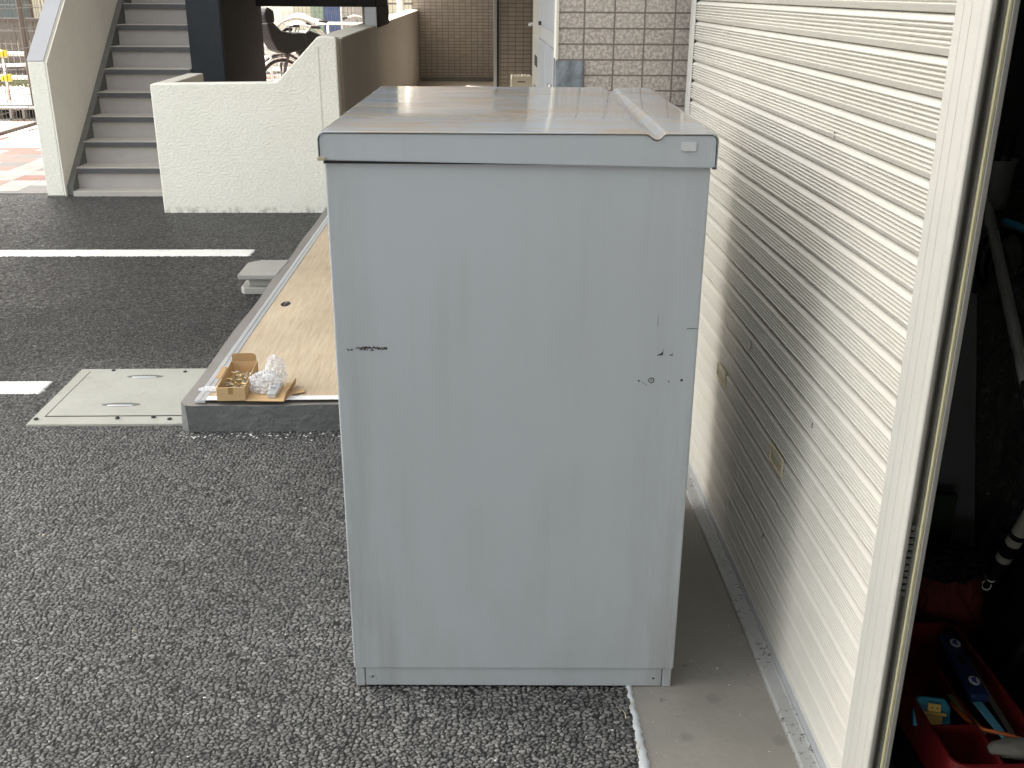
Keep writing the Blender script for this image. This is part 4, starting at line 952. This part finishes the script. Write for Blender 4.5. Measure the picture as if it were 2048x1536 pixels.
mesh_fence('mesh_gate', (-5.02, 10.9, 0), (-4.98, 13.7, 0), 1.9, 34, 9, 'wire mesh gate with brown bottom rail running back from the paving', .003, (.05,), None)
mesh_fence('mesh_fence', (-5.0, 18.5, 0), (.5, 18.5, 0), 1.9, 80, 12, 'wire mesh fence behind the parked bicycles', .003, None, (.185, .97))
m = MB(); bl = empty('hollow_block', (-5.45, 12.75, 0), label='row of grey hollow concrete blocks lying by the mesh fence', cat='block')
for k in range(5):
    x = -.42+k*.15
    m.box(x, x+.025, 0, .2, 0, .13)
m.box(-.42, .205, 0, .2, .13, .15); m.box(-.42, .205, 0, .2, 0, .02); m.box(-.42, .205, .17, .199, .02, .13); m.build('block_shell', MT['concblock'], bl); MB().box(-.39, .17, .15, .169, .021, .129).build('block_hollow', MT['dark'], bl)
# pipe barrier
pb = empty('pipe_barrier', (-5.6, 15.2, 0), label='white pipe barrier with a yellow joint behind the mesh fence', cat='barrier')
for z in (.62, .30): MB().tube([(-1.4, 0, z), (.95, 0, z)], .026, 8).build('pipe', MT['white'], pb, smooth=True)
MB().tube([(-1.4, .55, .42), (.9, .75, .5)], .022, 8).build('pipe', MT['white'], pb, smooth=True)
for x in (-1.0, .5): MB().tube([(x, 0, 0), (x, 0, .62)], .024, 8).build('upright', MT['alu'], pb, smooth=True)
for z in (.62, .30): MB().tube([(-1.06, 0, z), (-.93, 0, z)], .05, 12).build('joint', MT['yellow'], pb, smooth=True)
# grass strip
m = MB()
for k in range(2600):
    x, y = random.uniform(-9, -5.3), random.uniform(17.2, 18.4); a = random.uniform(0, 6.28); h = random.uniform(.05, .14); s_ = .012
    m.add([(x-s_*math.cos(a), y-s_*math.sin(a), 0), (x+s_*math.cos(a), y+s_*math.sin(a), 0), (x+random.uniform(-.04, .04), y+random.uniform(-.04, .04), h)], [(0, 1, 2)])
m.build('grass', MT['grass'], kind='stuff', label='strip of green grass in front of the brown slat fence', cat='grass')
# scooter-like covered bicycle at left
sc = empty('covered_scooter', (-5.35, 14.8, 0), label='small scooter with white topped dark box behind the mesh fence', cat='scooter')
MB().prism([(-.22, .62), (.22, .62), (.26, .84), (-.24, .84)], (0, -.15, 0), (1, 0, 0), (0, 0, 1), (0, .35, 0)).build('box', MT['blue'], sc, bevel=.03, seg=3)
MB().prism([(-.25, .845), (.27, .845), (.22, .95), (.05, 1.0), (-.18, .93)], (0, -.16, 0), (1, 0, 0), (0, 0, 1), (0, .37, 0)).build('lid', MT['white'], sc, bevel=.03, seg=3)
MB().tube([(.0, 0, .62), (.05, .0, .3), (.35, 0, .25), (.5, 0, .6)], .05, 8).build('frame', MT['blackplastic'], sc, smooth=True)
for x in (-.1, .6): MB().tube([(x+.24*math.cos(6.2832*k/24), 0, .26+.24*math.sin(6.2832*k/24)) for k in range(24)], .045, 8, True).build('wheel', MT['rubber'], sc, smooth=True)

def circ(c, r, n=36, ax='y', a0=0, a1=360):
    c = Vector(c); out = []
    for k in range(n+(0 if a1-a0 == 360 else 1)):
        a = R_(a0+(a1-a0)*k/n); out.append(c+Vector((r*math.cos(a), 0, r*math.sin(a))))
    return out
def bicycle(name, loc, rz, paint, label, seat=True, child=False, group='bicycles parked behind the white wall'):
    b = empty(name, loc, rz, label=label, cat='bicycle', group=group)
    for x in (0, 1.0):
        m = MB(); m.tube(circ((x, 0, .30), .285), .017, 8, True); wh = m.build('wheel', MT['rubber'], b, smooth=True)
        MB().tube(circ((x, 0, .30), .266), .008, 6, True).build('rim', MT['chrome'], wh, smooth=True)
        m = MB()
        for k in range(18):
            a = 6.2832*k/18; m.tube([(x+.02*math.cos(a+1.2), .02*(-1)**k, .30+.02*math.sin(a+1.2)), (x+.262*math.cos(a), 0, .30+.262*math.sin(a))], .0016, 4)
        m.tube([(x, -.05, .3), (x, .05, .3)], .022, 10); m.build('spokes', MT['chrome'], wh)
        MB().tube(circ((x, 0, .30), .318, 18, 'y', 10 if x else 20, 175 if x else 165), .016, 6).build('mudguard', MT['chrome'], b, smooth=True)
    m = MB(); m.tube([(1.0, 0, .30), (.87, 0, .86)], .02, 8); m.tube([(.88, 0, .80), (.5, 0, .36), (.42, 0, .30)], .022, 8); m.tube([(.42, 0, .30), (.32, 0, .72)], .018, 8); m.tube([(.42, 0, .28), (0, 0, .30)], .013, 6); m.tube([(.34, 0, .62), (0, 0, .30)], .012, 6)
    m.build('frame', paint, b, smooth=True)
    MB().tube([(.86, 0, .88), (.86, 0, .97), (.84, .18, 1.0), (.72, .26, .97), (.62, .27, .96)], .012, 8).build('handlebar', MT['chrome'], b, smooth=True)
    MB().tube([(.86, 0, .97), (.84, -.18, 1.0), (.72, -.26, .97), (.62, -.27, .96)], .012, 8).build('handlebar', MT['chrome'], b, smooth=True)
    for s in (-1, 1): MB().tube([(.72, .262*s, .968), (.60, .272*s, .958)], .018, 8).build('grip', MT['rubber'], b, smooth=True)
    if seat:
        o = blob('saddle', (.28, 0, .80), (.14, .09, .045), MT['blackplastic'], .05, 4, n=12, flat=False); o.parent = b
        MB().tube([(.32, 0, .7), (.30, 0, .79)], .013, 8).build('seat_post', MT['chrome'], b)
    m = MB()
    for s in (-1, 1): m.tube([(.80, .12*s, .95), (.95, .1*s, .62), (1.0, .03*s, .35)], .006, 5)
    m.build('cable', MT['rubber'], b, smooth=True)
    if child:
        v_ = [(.70, .72), (.98, .66), (1.10, .70), (1.17, .82), (1.22, 1.02), (1.14, 1.03), (1.04, .93), (.90, .90), (.72, .90)]
        MB().prism([(x, z) for x, z in v_], (0, -.15, 0), (1, 0, 0), (0, 0, 1), (0, .30, 0)).build('child_seat', MT['blackplastic'], b, bevel=.03, seg=4)
        MB().prism([(.36, .58), (.73, .60), (.73, .88), (.66, .93), (.42, .84)], (0, -.11, 0), (1, 0, 0), (0, 0, 1), (0, .22, 0)).build('bag', MT['blackplastic'], b, bevel=.03, seg=3)
        MB().prism([(1.10, 1.01), (1.21, 1.01), (1.23, 1.12), (1.19, 1.20), (1.10, 1.15)], (0, -.12, 0), (1, 0, 0), (0, 0, 1), (0, .24, 0)).build('headrest', MT['blackplastic'], b, bevel=.03, seg=3)
        MB().tube([(.95, -.17, .86), (.82, -.19, .93), (.75, -.17, .93)], .02, 8).build('seat_rail', MT['blackplastic'], b, smooth=True)
    else:
        m = MB(); 
        for z in (.62, .69, .76, .83): m.tube([(.97, -.15, z), (1.22, -.17, z), (1.22, .17, z), (.97, .15, z)], .005, 4, True)
        for k in range(6): m.tube([(1.22, -.16+.064*k, .60), (1.22, -.16+.064*k, .84)], .004, 4)
        m.tube([(.97, -.14, .6), (1.21, -.15, .6), (1.21, .15, .6), (.97, .14, .6)], .006, 4, True)
        m.build('basket', MT['silverbike'], b)
    return b
bicycle('bicycle', (-1.55, 13.62, .10), R_(216), MT['greybike'], 'dark bicycle with a black child seat over its front wheel behind white wall', True, True)
bicycle('bicycle', (-1.62, 14.6, .10), R_(200), MT['silverbike'], 'silver bicycle with black saddle just behind the child seat bicycle', True, False)
bicycle('bicycle', (-1.55, 15.7, .10), R_(190), MT['silverbike'], 'silver bicycle with pale grips, farthest from the white wall', True, False)
# bicycle saddle and stem seen against the blue curtain
bicycle('bicycle', (-1.98, 16.4, .10), R_(75), MT['greybike'], 'dark bicycle standing end-on before the blue curtains', True, False)
# clear rain cover behind the child seat
rc = empty('rain_cover', (-2.38, 14.3, .10), label='clear plastic rain canopy with cream hoop behind the child seat', cat='rain cover')
v_ = []; n_, k_ = 16, 10
for i in range(n_+1):
    a = R_(180*i/n_)
    for j in range(k_+1):
        t_ = j/k_; v_.append((.05+.36*(1-.2*t_)*math.cos(a), -.18+.36*t_, .66+.44*math.sin(a)*(1-.18*abs(2*t_-1)**2)))
MB().add(v_, [(i*(k_+1)+j, (i+1)*(k_+1)+j, (i+1)*(k_+1)+j+1, i*(k_+1)+j+1) for i in range(n_) for j in range(k_)]).build('canopy', MT['film2'], rc, smooth=True)
MB().tube([(.05+.365*math.cos(R_(6*k)), -.19, .66+.45*math.sin(R_(6*k))*.83) for k in range(31)], .016, 8).build('hoop', MT['bone'], rc, smooth=True)
MB().tube([(.12, .2, 1.02), (.5, .2, .66)], .025, 8).build('strut', MT['bone'], rc, smooth=True)
MB().tube([(-.33, -.1, 0), (-.33, -.1, .66)], .02, 6).build('leg', MT['alu'], rc)
MB().tube([(.40, -.1, 0), (.40, -.1, .66)], .02, 6).build('leg', MT['alu'], rc)
o = blob('cover_cloth', (-.22, .1, 1.15), (.14, .1, .16), MT['white'], .6, 31, n=16); o.parent = rc
# white railings beyond
wr = empty('white_railing', (-2.4, 17.2, 0), label='white tube railing behind the parked bicycles', cat='railing')
MB().tube([(-.55, 0, .98), (1.25, 0, .98)], .02, 8).build('rail', MT['white'], wr, smooth=True)
for k in range(4): MB().tube([(-.5+k*.55, 0, 0), (-.5+k*.55, 0, .98)], .018, 8).build('upright', MT['white'], wr, smooth=True)
wp_ = empty('white_pipe', (-1.18, 16.9, 0), label='white vertical pipe beyond the end of the parapet', cat='pipe')
MB().tube([(0, 0, 0), (0, 0, 2.6)], .055, 12).build('pipe', MT['white'], wp_, smooth=True); MB().tube([(-.35, 0, 1.28), (.2, 0, 1.28)], .012, 6).build('bracket', MT['brown'], wp_)
lc = empty('low_rail', (-3.2, 16.2, 0), label='white double guard rail low behind the child seat bicycle', cat='rail')
for z in (.52, .36): MB().tube([(-.6, 0, z), (.9, 0, z)], .03, 8).build('rail', MT['white'], lc, smooth=True)
for x in (-.5, .8): MB().tube([(x, 0, 0), (x, 0, .52)], .025, 8).build('upright', MT['white'], lc, smooth=True)
